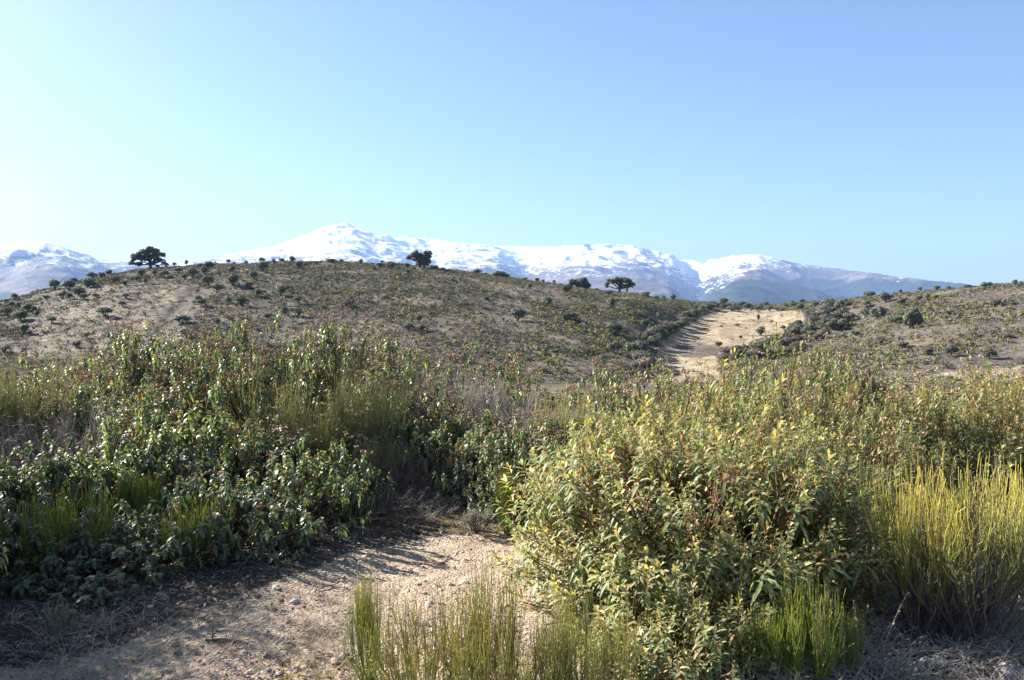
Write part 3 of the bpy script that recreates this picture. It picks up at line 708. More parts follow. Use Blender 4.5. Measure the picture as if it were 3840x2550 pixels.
 ('C6', 1775, 6.05, 1895, .15, 'small grey green herb at the far end of the path'),
 ('C6', 215, 4.05, 2260, .09, 'small pale tufted herb at the shaded path edge, bottom left'),
 ('C6', 3330, 5.0, 2105, .10, 'small pale herb on the sunlit sand patch left of the golden broom'),
]
for f_ in FG:
    k, x, r, yt, R, lab = f_[:6]; rot = f_[6] if len(f_) > 6 else None
    if k == 'C6': put(k, x, r, yt, R, lab, rot, 'small grey green herbs', 'grey_herb', 'herb')
    else: put(k, x, r, yt, R, lab, rot)

# ------------------------------------------------------------------ ground litter (nobody could count it)
def gpoint(px, py):
    """ground point under an image point of the near plateau"""
    X = (px - 1920) / F; Z = (1275 - py) / F; cp, sp = math.cos(PITCH), math.sin(PITCH)
    dx, dy, dz = X, cp + Z * sp, -sp + Z * cp; t = (0 - CAMZ) / dz
    for _ in range(3): t = (terrain(dx * t, dy * t) - CAMZ) / dz
    return np.stack([dx * t, dy * t, terrain(dx * t, dy * t)], -1)
rng = np.random.default_rng(5)
def scatter(n, x0, x1, y0, y1, test, pw=1.):
    px = rng.uniform(x0, x1, n); py = y0 + (y1 - y0) * rng.uniform(0, 1, n) ** pw; k = test(px, py); return gpoint(px[k], py[k])
mb = MB(); p = scatter(26000, -200, 3900, 1900, 3000, lambda a, b: inpoly(a, b, SAND) | inpoly(a, b, SAND2) | (rng.random(len(a)) < .15))
s_ = .0024 * (1 + rng.pareto(2.2, len(p))); s_ = np.minimum(s_, .026)
c = np.array([.46, .37, .29]) * rng.uniform(.35, 1.35, (len(p), 1)) * (1 + rng.normal(0, .07, (len(p), 3)))
blobs(mb, p + [0, 0, .0005], s_[:, None] * rng.uniform([.8, .8, .4], [1.3, 1.1, .8], (len(p), 3)), rng, np.clip(c, .02, .8), .3)
tag(ob('gravel', mb.mesh('gravel', M_WOOD, False)), kind='stuff')
mb = MB(); p = scatter(36000, -300, 4000, 1860, 2900, lambda a, b: (~inpoly(a + 60 * np.sin(b / 31.), b - 25, SAND)) | (rng.random(len(a)) < .16))
n = len(p); dd = nrm(rng.normal(size=(n, 3)) * [1, 1, .25]); up = nrm(rng.normal(size=(n, 3)) * .35 + [0, 0, 1])
c = np.where(rng.random((n, 1)) < .6, np.array([[.20, .15, .115]]), np.array([[.27, .22, .18]])) * rng.uniform(.3, 1.3, (n, 1))
leaves(mb, p + [0, 0, .006] + rng.uniform(0, .014, (n, 1)) * [0, 0, 1], dd, up, rng.uniform(.018, .055, n), rng.uniform(.006, .017, n), rng.uniform(-.3, .35, n), c, fold=.5, seg=1)
tag(ob('leaf_litter', mb.mesh('leaf_litter', M_DRY)), kind='stuff')
def sticks(n, region, L, rad, colr, lift=.01, bend=.12):
    p = scatter(n, *region); m = len(p); a = rng.uniform(0, 2 * pi, m); l = rng.uniform(*L, m)
    d = np.c_[np.cos(a), np.sin(a), rng.uniform(-.05, .35, m) * (lift > .01)] * l[:, None]
    P = bez(p + [0, 0, lift], p + d * .5 + rng.normal(0, bend, (m, 3)) * l[:, None] * [1, 1, .4] + [0, 0, lift + .004], p + d + [0, 0, lift], 6)
    P = np.concatenate([P[:, :, :2], np.maximum(P[:, :, 2:], p[:, None, 2:] + .002)], 2)
    return P, np.linspace(1, .5, 6)[None] * rng.uniform(*rad, (m, 1)), np.array(colr)[None] * rng.uniform(.5, 1.4, (m, 1))
mb = MB()
for a in (sticks(2600, (-200, 3900, 1890, 2800, lambda a, b: ~inpoly(a, b - 20, SAND) | (rng.random(len(a)) < .06)), (.05, .28), (.0010, .0028), (.20, .155, .125), .008),
          sticks(1500, (2300, 3900, 2330, 2800, lambda a, b: b > 2330 + (3100 - a) * .12), (.06, .30), (.0009, .0022), (.46, .40, .34), .025, .3)):
    tubes(mb, a[0], a[1], 3, a[2])
tag(ob('twig_litter', mb.mesh('twig_litter', M_DRY)), kind='stuff')
# dry grass: thin bleached blades in loose tufts at the edges of the sand
mb = MB(); T = []
for (x0, x1, y0, y1, n) in ((2750, 3900, 2330, 2700, 150), (-100, 1300, 2330, 2460, 34), (1150, 2500, 2330, 2650, 70), (1500, 2000, 1905, 1960, 24), (100, 700, 2440, 2600, 20), (3000, 3500, 2150, 2300, 20)):
    T.append(scatter(n, x0, x1, y0, y1, lambda a, b: a > -1e9))
T = np.concatenate(T); k = 16; b = np.repeat(T, k, 0) + rng.normal(0, .02, (len(T) * k, 3)) * [1, 1, 0]; n = len(b)
L = rng.uniform(.05, .20, n); a = rng.uniform(0, 2 * pi, n); lean = rng.uniform(.2, 1.3, n)
e = b + np.c_[np.cos(a) * lean * L, np.sin(a) * lean * L, L * rng.uniform(.2, .9, n)]
tubes(mb, bez(b, b * .5 + e * .5 + np.array([0, 0, 1]) * (L * .28)[:, None], e, 5), np.linspace(.0011, .0004, 5)[None] * np.ones((n, 1)), 3, np.array([.54, .47, .37]) * rng.uniform(.5, 1.3, (n, 1)))
tag(ob('dry_grass', mb.mesh('dry_grass', M_DRY)), kind='stuff')

# ------------------------------------------------------------------ single sticks, stalks and stones
def stick(name, pts, rad, col, label, cat, group=None):
    P = np.array(pts, float); n = 26; t = np.linspace(0, len(P) - 1, n)
    Q = np.stack([np.interp(t, np.arange(len(P)), P[:, i]) for i in range(3)], 1); Q = Q + rng.normal(0, rad * .45, Q.shape)
    for _ in range(2): Q[1:-1] = (Q[:-2] + Q[1:-1] * 2 + Q[2:]) / 4
    o0 = Q[0].copy(); mb = MB(); tubes(mb, (Q - o0)[None], (np.linspace(1, .45, n) * rad)[None], 6, np.array(col)[None, None] * rng.uniform(.7, 1.3, (1, n, 1)))
    for j in rng.integers(4, n - 4, 3):                             # short side spurs
        e = (Q[j] - o0) + rng.normal(0, rad * 6, 3) * [1, 1, .5] + [0, 0, rad * 3]
        tubes(mb, np.stack([Q[j] - o0, e])[None], np.array([[rad * .5, rad * .2]]), 4, np.array(col))
    o = ob(name, mb.mesh(name, M_WOOD), None, o0); tag(o, label, cat, group); return o
def gp(x, y, up=0.): q = gpoint(np.array([float(x)]), np.array([float(y)]))[0]; return q + [0, 0, up]
stick('fallen_stick', [gp(770, 2408, .008), gp(840, 2403, .01), gp(905, 2410, .008)], .007, (.12, .09, .07), 'dark stick lying on the shaded sandy path', 'stick', 'sticks on the sand')
stick('fallen_stick', [gp(1935, 2147, .008), gp(1970, 2144, .012), gp(2010, 2139, .008)], .008, (.13, .12, .10), 'short grey stick on the sunlit sand beside the biggest shrub', 'stick', 'sticks on the sand')
stick('fallen_stick', [gp(1180, 2222, .006), gp(1225, 2205, .012), gp(1260, 2195, .006)], .004, (.10, .07, .06), 'thin forked twig in the shade of the path', 'stick', 'sticks on the sand')
stick('fallen_stick', [gp(1070, 2160, .006), gp(1130, 2150, .02), gp(1180, 2160, .006)], .004, (.12, .085, .07), 'thin curved twig at the path edge below the dark rockroses', 'stick', 'sticks on the sand')
stick('dead_branch', [gp(3320, 2500, .012), gp(3440, 2455, .03), gp(3530, 2450, .035), gp(3580, 2470, .02)], .007, (.33, .28, .25), 'bleached branch lying in front of the large golden broom', 'branch', 'dead branches')
stick('dead_branch', [gp(1600, 2010, .01), gp(1450, 1965, .05), gp(1250, 1990, .05)], .010, (.18, .13, .10), 'long brown branch lying under the dead brush', 'branch', 'dead branches')
stick('dead_branch', [gp(2750, 2350, .05), gp(2560, 2340, .06), gp(2380, 2320, .12), gp(2290, 2290, .22)], .012, (.14, .10, .085), 'dark branch sweeping low from the biggest shrub to the left', 'branch', 'dead branches')
stick('dead_branch', [gp(2830, 2380, .03), gp(2700, 2330, .12), gp(2560, 2300, .24)], .014, (.13, .11, .10), 'thick grey bough low inside the biggest shrub', 'branch', 'dead branches')
def stalk(x, y, dx, hgt, label, col=(.42, .33, .24), rad=.0022):
    a = gp(x, y); mid = a + [dx * .25, 0, hgt * .5]; e = a + [dx, .02, hgt]
    Q = bez(a[None], mid[None], e[None], 14)[0] - a; mb = MB(); tubes(mb, Q[None], (np.linspace(1, .5, 14) * rad)[None], 4, np.array(col))
    n = 34; i = rng.integers(8, 14, n); leaves(mb, Q[i], nrm(rng.normal(size=(n, 3)) * .35 + [dx, 0, hgt]), nrm(rng.normal(size=(n, 3))), rng.uniform(.012, .022, n), np.full(n, .004), np.full(n, .1), np.array(col) * rng.uniform(.7, 1.3, (n, 1)), seg=1)
    tag(ob('dry_stalk', mb.mesh('dry_stalk', M_DRY), None, a), label, 'dry stalk', 'dry flower stalks')
stalk(3290, 2520, .14, .36, 'tall straw coloured stalk leaning right, left of the golden broom')
stalk(3225, 2530, -.03, .33, 'bleached straight stalk between the small broom and the leaning stalk', (.45, .40, .34), .002)
stalk(3165, 2560, .0, .22, 'short thin stalk at the bottom edge below the small broom', (.45, .38, .30), .0015)
stalk(215, 2560, .03, .12, 'pale dry stalk at the bottom edge, leftmost', (.45, .38, .32))
stalk(320, 2570, .05, .12, 'pale dry stalk at the bottom edge, right of the leftmost one', (.45, .38, .32))
stalk(1235, 2345, -.05, .20, 'faint dry stalk with a seed head over the shaded path', (.36, .29, .23), .0014)
stalk(1262, 2350, -.06, .17, 'shorter faint stalk over the shaded path', (.36, .29, .23), .0012)
stalk(1215, 2340, -.04, .22, 'tallest of the faint stalks over the shaded path', (.36, .29, .23), .0014)
# a bleached, curled dead stalk among the foreground brooms
def curl(px, r, z, lab):
    az = math.atan((px - 1920) / F); c0 = np.array([r * math.sin(az), r * math.cos(az), 0]); c0[2] = hz(c0[0], c0[1]); mb = MB()
    for i in range(16):
        t = np.linspace(0, 1, 12); ph = rng.uniform(-.3, .3); L = rng.uniform(.10, .24)
        x = L * (t - .1); zz = z * t ** .5 + .05 * np.sin(t * 5 + ph) * (1 - t) + rng.normal(0, .006); y = rng.normal(0, .02) * t
        P = np.stack([x, y + 0 * t, zz * (1 - .25 * t)], 1); tubes(mb, P[None], (np.linspace(.0018, .0007, 12))[None], 3, np.array([.62, .58, .52]))
    tag(ob('bleached_stalk', mb.mesh('bleached_stalk', M_DRY), None, c0), lab, 'dead stalk', 'bleached dead stalks')
curl(1740, 3.3, .16, 'white curled dead stalk among the foreground broom stems')
curl(3470, 4.0, .12, 'small white dead stalk caught in the base of the golden broom')
curl(180, 7.3, .62, 'white dead stalk caught in the tall pale broom at the left')
M_ROCK = rock_mat()
def stone(x, y, sx, sy, sz, label, seed):
    g_ = np.random.default_rng(seed); me = bpy.data.meshes.new('rock'); import bmesh
    bm = bmesh.new(); bmesh.ops.create_icosphere(bm, subdivisions=4, radius=1)
    V = np.array([v.co for v in bm.verts]); n_ = 1 + .22 * fbm(V[:, 0] * 1.6 + V[:, 2], V[:, 1] * 1.6 + seed, 4, seed) + .06 * fbm(V[:, 0] * 6, V[:, 1] * 6 + V[:, 2] * 5, 3, seed + 3)
    for i in range(7):                                             # a few cut faces
        d = nrm(g_.normal(size=3)); h = g_.uniform(.62, .85); q = V @ d; V = V - np.maximum(q - h, 0)[:, None] * d * .9
    V = V * n_[:, None] * [sx, sy, sz]
    for v, c_ in zip(bm.verts, V): v.co = c_
    bm.to_mesh(me); bm.free(); me.polygons.foreach_set('use_smooth', [True] * len(me.polygons)); me.materials.append(M_ROCK)
    o = ob('rock', me, None, gp(x, y, -sz * .15)); o.rotation_euler[2] = seed; tag(o, label, 'rock', 'loose rocks on the ground')
stone(110, 2075, .10, .08, .07, 'grey rock in the shade left of the bright fan broom', 1)
stone(2050, 2370, .024, .03, .03, 'pale rounded stone behind the foreground brooms', 2)
stone(1590, 2225, .022, .018, .012, 'pinkish stone in the middle of the sunlit sand', 3)
stone(1570, 2190, .020, .018, .011, 'flat stone in the sunlit sand, just behind the pinkish one', 4)
stone(1610, 2262, .035, .03, .018, 'brown clod in front of the pinkish stone', 5)
stone(600, 2385, .030, .02, .012, 'dark stone on the shaded part of the path', 6)
stone(3790, 2540, .09, .07, .07, 'pale lichen covered rock in the bottom right corner', 7)
# ================================================================== hillside bushes and trees
def crown(mb, rng, lobes, n, q, cols, flat=.75, inner=.6):
    """n leaf clumps (small crossed faces) spread through overlapping lobes (x, y, z, rx, ry, rz)"""
    L = np.array(lobes, float); wgt = L[:, 3] * L[:, 5] + .01; i = rng.choice(len(L), n, p=wgt / wgt.sum())
    d = nrm(rng.normal(size=(n, 3))); d[:, 2] = np.where(d[:, 2] < -.35, -d[:, 2] * .6, d[:, 2])
    bump_ = 1 + .16 * np.sin(d[:, 0] * 7 + i * 3) * np.cos(d[:, 1] * 6 + d[:, 2] * 5 + i)
    rr = rng.uniform(inner ** 3, 1, n) ** (1 / 3) * bump_
    p = L[i, :3] + d * L[i, 3:6] * rr[:, None]
    up = nrm(d + rng.normal(0, .55, (n, 3))); t = nrm(np.cross(up, rng.normal(size=(n, 3)))); b = np.cross(up, t)
    s = q * rng.uniform(.55, 1.35, n)[:, None]; h = s * rng.uniform(.5, 1, n)[:, None]
    V = np.stack([p - t * s, p - b * h + up * s * .25, p + t * s, p + b * h + up * s * .25, p + up * s * .45], 1)
    o = (np.arange(n) * 5)[:, None, None]
    c = np.array(cols)[rng.integers(0, len(cols), n)] * rng.uniform(.65, 1.4, (n, 1))
    lob = rng.uniform(.8, 1.2, len(L))[i][:, None]
    mb.add(V, None, (np.array([[0, 1, 4], [1, 2, 4], [2, 3, 4], [3, 0, 4]])[None] + o).reshape(-1, 3), np.repeat(c * lob, 5, 0))
OAKC = [(.085, .10, .06), (.125, .14, .085), (.06, .075, .05), (.165, .175, .115)]
GREYC = [(.16, .165, .12), (.115, .125, .085), (.20, .195, .15)]
MAUV = [(.20, .17, .145), (.26, .225, .19), (.155, .135, .115)]
YELC = [(.24, .22, .045), (.33, .27, .05), (.16, .165, .05), (.12, .13, .05)]
OLIV = [(.13, .135, .06), (.10, .105, .055), (.17, .16, .07)]
def rlobes(rng, k, w, h, low=.15):
    o = []
    for _ in range(k):
        a = rng.uniform(0, 2 * pi); r = rng.uniform(0, .6) * w / 2; s = rng.uniform(.3, .55)
        z = h * rng.uniform(low + .2, .68); o.append((r * math.cos(a), r * math.sin(a), z, s * w * .62, s * w * .62, min(s * h * .75, z)))
    return o
HP = {}
def hproto(key, seed, k, w, h, n, q, cols, mat=None, trunk=False, name='oak_bush'):
    r_ = np.random.default_rng(seed); mb = MB(); lb = rlobes(r_, k, w, h); crown(mb, r_, lb, n, q, cols)
    tw = MB(); m_ = 7; a = np.c_[r_.normal(0, .05, (m_, 2)), np.full(m_, -.15)]; e = np.array([l[:3] for l in lb])[r_.integers(0, len(lb), m_)]
    tubes(tw if trunk else mb, bez(a, (a + e) / 2 + r_.normal(0, .06, a.shape), e, 6), np.linspace(.06, .025, 6)[None] * np.ones((m_, 1)) * w / 2, 5, np.array([.11, .09, .075]))
    HP[key] = (mb.mesh(name, mat or M_OAK, False), w, h)
for i in range(5): hproto('O%d' % i, 100 + i, 7 + i, 2.2, 1.9, 900, .125, OAKC)
for i in range(3): hproto('U%d' % i, 110 + i, 5, 1.7, 2.4, 700, .115, OAKC)
for i in range(3): hproto('G%d' % i, 120 + i, 8, 2.2, 1.7, 900, .11, GREYC + OAKC[:2], M_HEATH, name='grey_bush')
for i in range(3): hproto('M%d' % i, 130 + i, 8, 2.2, 1.7, 900, .085, MAUV, M_HEATH, name='leafless_bush')
for i in range(5): hproto('Y%d' % i, 140 + i, 5, 1.0, .8, 130, .075, YELC, M_HEATH, name='low_broom')
def hill_put(key, px, py, wpx, hpx, label, name, cat, group, rr=None):
    """px: column, py: image row of its foot, wpx/hpx: apparent size in the photograph"""
    P = hit(px, py, terrain); me, w, h = HP[key]; sc_ = P[1] / F
    o = ob(name, me, None, P - [0, 0, .06]); o.scale = (wpx * sc_ / w, wpx * sc_ / w, hpx * sc_ / h); o.rotation_euler[2] = (px * 1.37 + py) % 6.283
    return tag(o, label, cat, group)
Z1 = [(45,645,50,30),(105,625,60,50),(135,765,90,60),(45,735,90,60),(190,705,70,50),(240,705,40,36),(130,675,50,32),(75,675,40,32),(380,555,100,75),(470,560,110,80),(505,510,60,45),(430,620,70,50),(550,600,80,55),(572,626,55,42),(600,540,90,60),(640,475,80,50),(700,480,70,50),(745,455,60,38),(640,540,50,38),(480,620,50,42),(520,590,50,42),(355,785,60,46),(160,855,60,56),(585,885,40,36),(520,950,50,40),(655,612,50,30),(790,510,60,46),(855,525,45,28),(940,497,50,30),(970,462,60,40),(1060,462,50,38),(1120,474,70,46),(1000,515,30,32),(720,735,110,60),(1220,440,60,32),(1265,488,50,36),(1320,470,85,58),(1400,452,50,46),(1368,405,60,34),(1425,415,90,60),(1425,532,90,66),(1482,575,60,56),(1590,530,80,70),(1700,555,70,48),(1735,485,60,50),(1790,432,84,62),(1870,388,40,46),(1997,366,56,44),(2035,416,50,50),(2160,385,30,28),(2250,366,70,28),(2330,360,40,24),(1915,600,74,60),(2030,650,64,52),(1820,760,54,42),(1945,730,54,56),(2032,740,60,58),(1650,670,90,60),(1372,665,70,44),(1235,790,120,56),(1480,790,44,34),(1270,890,90,62),(1197,980,60,44),(1560,372,34,46),(1680,362,34,24),(1797,374,60,42),(1195,388,32,36),(1278,386,36,42),(1585,432,54,34),(860,612,50,30),(840,672,60,36),(30,985,70,45),(250,735,40,30),(290,660,24,20),(320,620,40,26),(1600,372,26,20),(1350,640,60,40),(1760,600,60,40),(1560,650,50,40),(1925,360,50,26),(1955,560,60,34),(2090,395,44,26),(1080,395,34,26)]
Z2 = [(85,372,95,34),(150,364,28,26),(282,388,38,46),(425,380,28,30),(405,402,70,34),(487,412,84,56),(370,424,30,24),(597,404,60,30),(680,402,100,36),(785,420,80,36),(835,428,50,28),(1070,440,76,34),(1480,482,40,32),(1520,488,34,24),(1592,504,26,30),(1435,554,40,40),(1680,572,90,44),(2212,602,84,34),(1550,678,80,66),(1345,768,110,80),(1690,770,130,60),(1980,700,64,90),(2020,872,120,80),(2085,862,60,50),(2170,1010,150,90),(1998,985,90,70),(2190,1075,130,80),(672,776,50,42),(2312,752,44,44),(2212,820,60,60),(180,672,84,46),(600,836,70,50),(692,840,60,40),(2340,604,32,24),(2292,610,40,18),(1395,476,40,20),(1880,565,46,24),(2090,575,26,40),(1960,590,80,34),(1130,630,40,24),(905,505,36,24),(598,444,40,26),(1660,570,40,26)]
Z3 = [(30,350,64,30),(145,347,30,24),(200,362,46,36),(1140,358,34,32),(995,368,44,28),(1405,344,84,42),(1597,306,26,36),(1510,385,74,52),(1602,405,66,46),(1720,308,34,36),(1818,310,52,34),(1895,306,36,28),(2018,275,44,22),(1990,278,28,22),(2120,305,74,54),(2300,285,40,52),(1712,374,54,30),(1765,362,36,28),(1812,364,46,26),(2180,412,64,46),(2152,735,90,66),(1915,720,84,70),(1770,712,52,44),(1478,646,52,50),(1612,662,66,34),(1562,510,90,40),(730,500,20,40),(742,588,60,46),(620,612,24,24),(490,660,44,34),(608,438,36,22),(735,428,60,40),(655,418,60,30),(1385,415,56,40),(1385,480,74,60),(932,396,24,30),(600,530,40,18),(1265,390,34,32),(880,550,40,24),(1900,458,50,24),(2290,400,50,20),(1960,470,40,20),(2050,590,56,22),(2260,600,60,22),(1330,590,50,30),(1240,610,50,30)]
def side(px, py):
    h_ = 'far left' if px < 350 else 'left' if px < 950 else 'middle' if px < 1900 else 'right end' if px < 2560 else ''
    return h_
rng = np.random.default_rng(77); seen = {}
def place_list(Z, ox, oy, s, where):
    for j, (x, y, w_, h_) in enumerate(Z):
        px, py = ox + x * s, oy + y * s; k_ = 1.14 if py - np.interp(px, CR_U, CR_Y) > 22 else .92; w_, h_ = w_ * s * k_, h_ * s * k_
        key = ('U%d' % (j % 3)) if h_ > w_ * 1.05 else ('G%d' % (j % 3)) if (j * 7) % 10 < 3 else 'O%d' % (j % 5)
        hill_put(key, px, py, w_ * 1.05, h_ * 1.05, *where(px, py, w_, h_, key))
def label_for(px, py, w_, h_, key):
    crest = np.interp(px, CR_U, CR_Y); up = py - crest
    size = 'big' if w_ > 45 else 'medium' if w_ > 30 else 'small' if w_ > 18 else 'tiny'
    kind = {'U': 'upright dark', 'G': 'rounded grey green', 'O': 'rounded dark'}[key[0]]
    if up < 18: row = 'standing on the skyline'
    elif up < 60: row = 'just below the skyline'
    elif up < 150: row = 'on the upper slope'
    else: row = 'on the lower slope'
    zone = ('left of the lone spreading oak' if px < 420 else 'near the lone spreading oak' if px < 760 else 'below the snowy peak' if px < 1400 else 'near the twin crowned oak' if px < 1800 else
            'left of the parasol shaped oak' if px < 2250 else 'near the parasol shaped oak' if px < 2560 else 'around the tan meadow' if px < 3150 else 'near the egg shaped oak' if px < 3550 else 'towards the right edge')
    return f'{size} {kind} bush {row}, {zone}', 'oak_bush' if key[0] != 'G' else 'grey_bush', 'bush', f'{kind} bushes on the hills'
place_list(Z1, 0, 780, .5506, label_for); place_list(Z2, 1200, 780, .5506, label_for); place_list(Z3, 2400, 900, .61, label_for)
# shrub belt along the left edge of the meadow, and the shrub filled hollow on its right
BELT = [(2440, 1395), (2447, 1350), (2455, 1312), (2478, 1282), (2520, 1258), (2560, 1238), (2600, 1212), (2640, 1190), (2680, 1168), (2720, 1152)]
for j in range(44):
    t = j / 43 * (len(BELT) - 1); i = min(int(t), len(BELT) - 2); f_ = t - i
    px = BELT[i][0] * (1 - f_) + BELT[i + 1][0] * f_ - rng.uniform(4, 62) * (1.1 - .5 * j / 43); py = BELT[i][1] * (1 - f_) + BELT[i + 1][1] * f_ - rng.uniform(-2, 10)
    sz = (74 - 36 * j / 43) * rng.uniform(.75, 1.2); m_ = rng.random() < .38
    hill_put(('M%d' if m_ else 'G%d') % (j % 3), px, py, sz, sz * .62, ('leafless mauve bush' if m_ else 'olive bush') + ' in the belt along the left edge of the tan meadow', 'leafless_bush' if m_ else 'grey_bush', 'bush', 'shrub belt left of the meadow')
HOL = [(2690, 1345), (2830, 1300), (2950, 1250), (3010, 1195), (3080, 1150), (3160, 1148), (3190, 1200), (3130, 1265), (3010, 1310), (2880, 1345), (2740, 1375)]
c_ = 0
while c_ < 95:
    px, py = rng.uniform(2690, 3190), rng.uniform(1148, 1375)
    if not inpoly(np.array([px]), np.array([py]), HOL)[0]: continue
    sz = rng.uniform(30, 62); m_ = rng.random() < .2; o_ = rng.random() < .3
    hill_put(('M%d' if m_ else 'O%d' if o_ else 'G%d') % (c_ % 3), px, py, sz, sz * .62, ('leafless mauve bush' if m_ else 'dark evergreen bush' if o_ else 'grey green bush') + ' packed in the hollow right of the tan meadow', 'leafless_bush' if m_ else 'oak_bush' if o_ else 'grey_bush', 'bush', 'bushes packed in the hollow'); c_ += 1
for j in range(26):                                                  # saddle behind the meadow
    px = 2700 + j * 19 + rng.uniform(-8, 8); sz = rng.uniform(22, 44); m_ = j % 3 == 0
    hill_put(('M%d' if m_ else 'G%d') % (j % 3), px, 1168 - rng.uniform(0, 22), sz, sz * .5, ('leafless mauve bush' if m_ else 'olive bush') + ' in the low thicket along the top edge of the tan meadow', 'leafless_bush' if m_ else 'grey_bush', 'bush', 'thicket at the top of the meadow')

# low yellow green brooms: the ones that show largest, each its own object
k = 0; n_b = 0
ZN = [((1750, 1180, 2420, 1400), 105, 'on the lower slope left of the tan meadow'), ((1100, 1050, 1800, 1230), 70, 'on the slope below the twin crowned oak'), ((3180, 1110, 3840, 1380), 75, 'on the right hill below the skyline'), ((700, 1060, 1150, 1260), 40, 'on the slope right of the eroded gully')]
for (x0, y0, x1, y1), n_, wh in ZN:
    for j in range(n_):
        px, py = rng.uniform(x0, x1), rng.uniform(y0, y1)
        if py < np.interp(px, CR_U, CR_Y) + 12 or inpoly(np.array([px]), np.array([py]), MEAD)[0]: py = np.interp(px, CR_U, CR_Y) + rng.uniform(60, 150)
        sz = rng.uniform(13, 25) * (1 + (py - 1100) / 900)
        hill_put('Y%d' % (j % 5), px, py, sz, sz * .8, 'one of the low yellowish brooms ' + wh, 'low_broom', 'broom', 'low brooms ' + wh)

# named trees, crowns laid out from several rounded limbs
def oak(name, px, py, lob, n, q, trunk, label, cols=OAKC, sc0=None, seed=1, group='holm oaks on the hills'):
    """lob: (dx, dy, rx, ry) in photo pixels relative to the foot; trunk: list of limb end indices"""
    r_ = np.random.default_rng(seed); P = hit(px, py, terrain); s = P[1] / F
    az = math.atan2(P[0], P[1]); root = ob(name, None, None, P - [0, 0, .15]); root.rotation_euler[2] = -az
    L = []
    for dx, dy, rx, ry in lob:
        L.append((dx * s, r_.uniform(-.5, .5) * rx * s, -dy * s, rx * s * .97, rx * s * .88, ry * s * 1.25))
    L2 = []
    for l in L:                                                      # knobbly sub lobes
        L2.append((l[0], l[1], l[2], l[3] * .8, l[4] * .8, l[5] * .75))
        for _ in range(7):
            d = nrm(r_.normal(size=3)); L2.append((l[0] + d[0] * l[3] * .7, l[1] + d[1] * l[4] * .7, l[2] + d[2] * l[5] * .65, l[3] * .38, l[4] * .38, l[5] * .36))
    mb = MB(); crown(mb, r_, L2, int(n * 2.2), q, cols, inner=.5); ob('crown', mb.mesh('crown', M_OAK, False), root)
    if trunk:
        tb = MB(); fx = trunk[1] * s; base = np.array([0., 0, -.1]); fork = np.array([fx, 0, trunk[0] * s]); w = trunk[2] * s / 2
        Pm = np.stack([base, base * .6 + fork * .4, fork])[None]; tubes(tb, bez(base[None], (base * .5 + fork * .5)[None] + [[.05, 0, 0]], fork[None], 7), np.linspace(1.25, .9, 7)[None] * w, 10, np.array([.085, .07, .06]))
        E = np.array([l[:3] for l in L]); E = E + r_.normal(0, .1, E.shape); A = np.repeat(fork[None], len(E), 0)
        tubes(tb, bez(A, (A + E) / 2 + np.c_[np.zeros((len(E), 2)), -.12 * np.abs(E[:, 0])], E, 8), np.linspace(.62, .2, 8)[None] * w * np.ones((len(E), 1)), 6, np.array([.085, .07, .06]))
        i = r_.integers(0, len(E), 40); e2 = E[i] + nrm(r_.normal(size=(40, 3))) * np.array([l[3] for l in L])[i][:, None] * .8
        tubes(tb, bez(E[i] * .6 + A[i] * .4, (E[i] + e2) / 2, e2, 5), np.linspace(.16, .05, 5)[None] * w * np.ones((40, 1)), 4, np.array([.09, .075, .065]))
        ob('trunk', tb.mesh('trunk', M_WOOD), root)
    return tag(root, label, 'tree', group)
oak('holm_oak', 566, 1005, [(0, -72, 20, 11), (-18, -66, 16, 10), (-14, -44, 26, 14), (-46, -40, 26, 16), (-22, -58, 26, 17), (8, -66, 28, 17), (32, -52, 24, 16), (0, -42, 32, 14), (-62, -22, 15, 9), (-36, -20, 18, 9), (44, -32, 16, 10), (56, -18, 10, 6), (20, -30, 16, 9)], 3600, .20, (20, 2, 11), 'wide spreading lone oak with a visible trunk on the left skyline', seed=3)
oak('holm_oak', 1590, 1006, [(-12, -40, 20, 17), (6, -30, 20, 16), (-34, -52, 20, 15), (-54, -40, 15, 10), (-28, -36, 16, 9), (8, -44, 22, 18), (14, -24, 16, 14), (20, -56, 13, 9), (-8, -28, 14, 12)], 3400, .19, (18, 0, 10), 'dark twin crowned oak on the skyline, in front of the snowy ridge', seed=4)
oak('holm_oak', 2318, 1091, [(-28, -40, 22, 13), (-8, -48, 20, 12), (16, -44, 22, 13), (36, -42, 20, 12), (52, -30, 14, 12), (-42, -28, 10, 9), (4, -32, 20, 10), (30, -24, 13, 9)], 3400, .17, (16, 6, 9), 'parasol shaped oak on the skyline, right of the dome shaped one', seed=5)
oak('holm_oak', 2172, 1082, [(-18, -18, 26, 20), (8, -22, 28, 20), (28, -12, 20, 14), (-34, -8, 16, 10)], 2600, .18, None, 'dome shaped oak with foliage down to the ground, left of the parasol shaped oak', seed=6)
oak('holm_oak', 1872, 1038, [(-16, -8, 20, 11), (8, -12, 24, 12), (26, -6, 16, 8)], 1600, .18, None, 'low flat topped oak on the skyline between the twin crowned and the dome shaped oak', seed=7)
oak('holm_oak', 3424, 1234, [(-14, -42, 24, 22), (12, -46, 24, 22), (0, -62, 22, 18), (18, -30, 18, 14), (-20, -28, 15, 12)], 3200, .15, (18, -2, 9), 'egg shaped grey green oak alone on the right slope, casting a long shadow', cols=OAKC + GREYC[:2], seed=8)
oak('holm_oak', 3292, 1192, [(-14, -20, 22, 17), (12, -24, 22, 18), (0, -14, 30, 13)], 2200, .15, (8, 0, 8), 'round grey green oak at the upper end of the shrub filled hollow', cols=OAKC[1:] + GREYC[:2], seed=9)

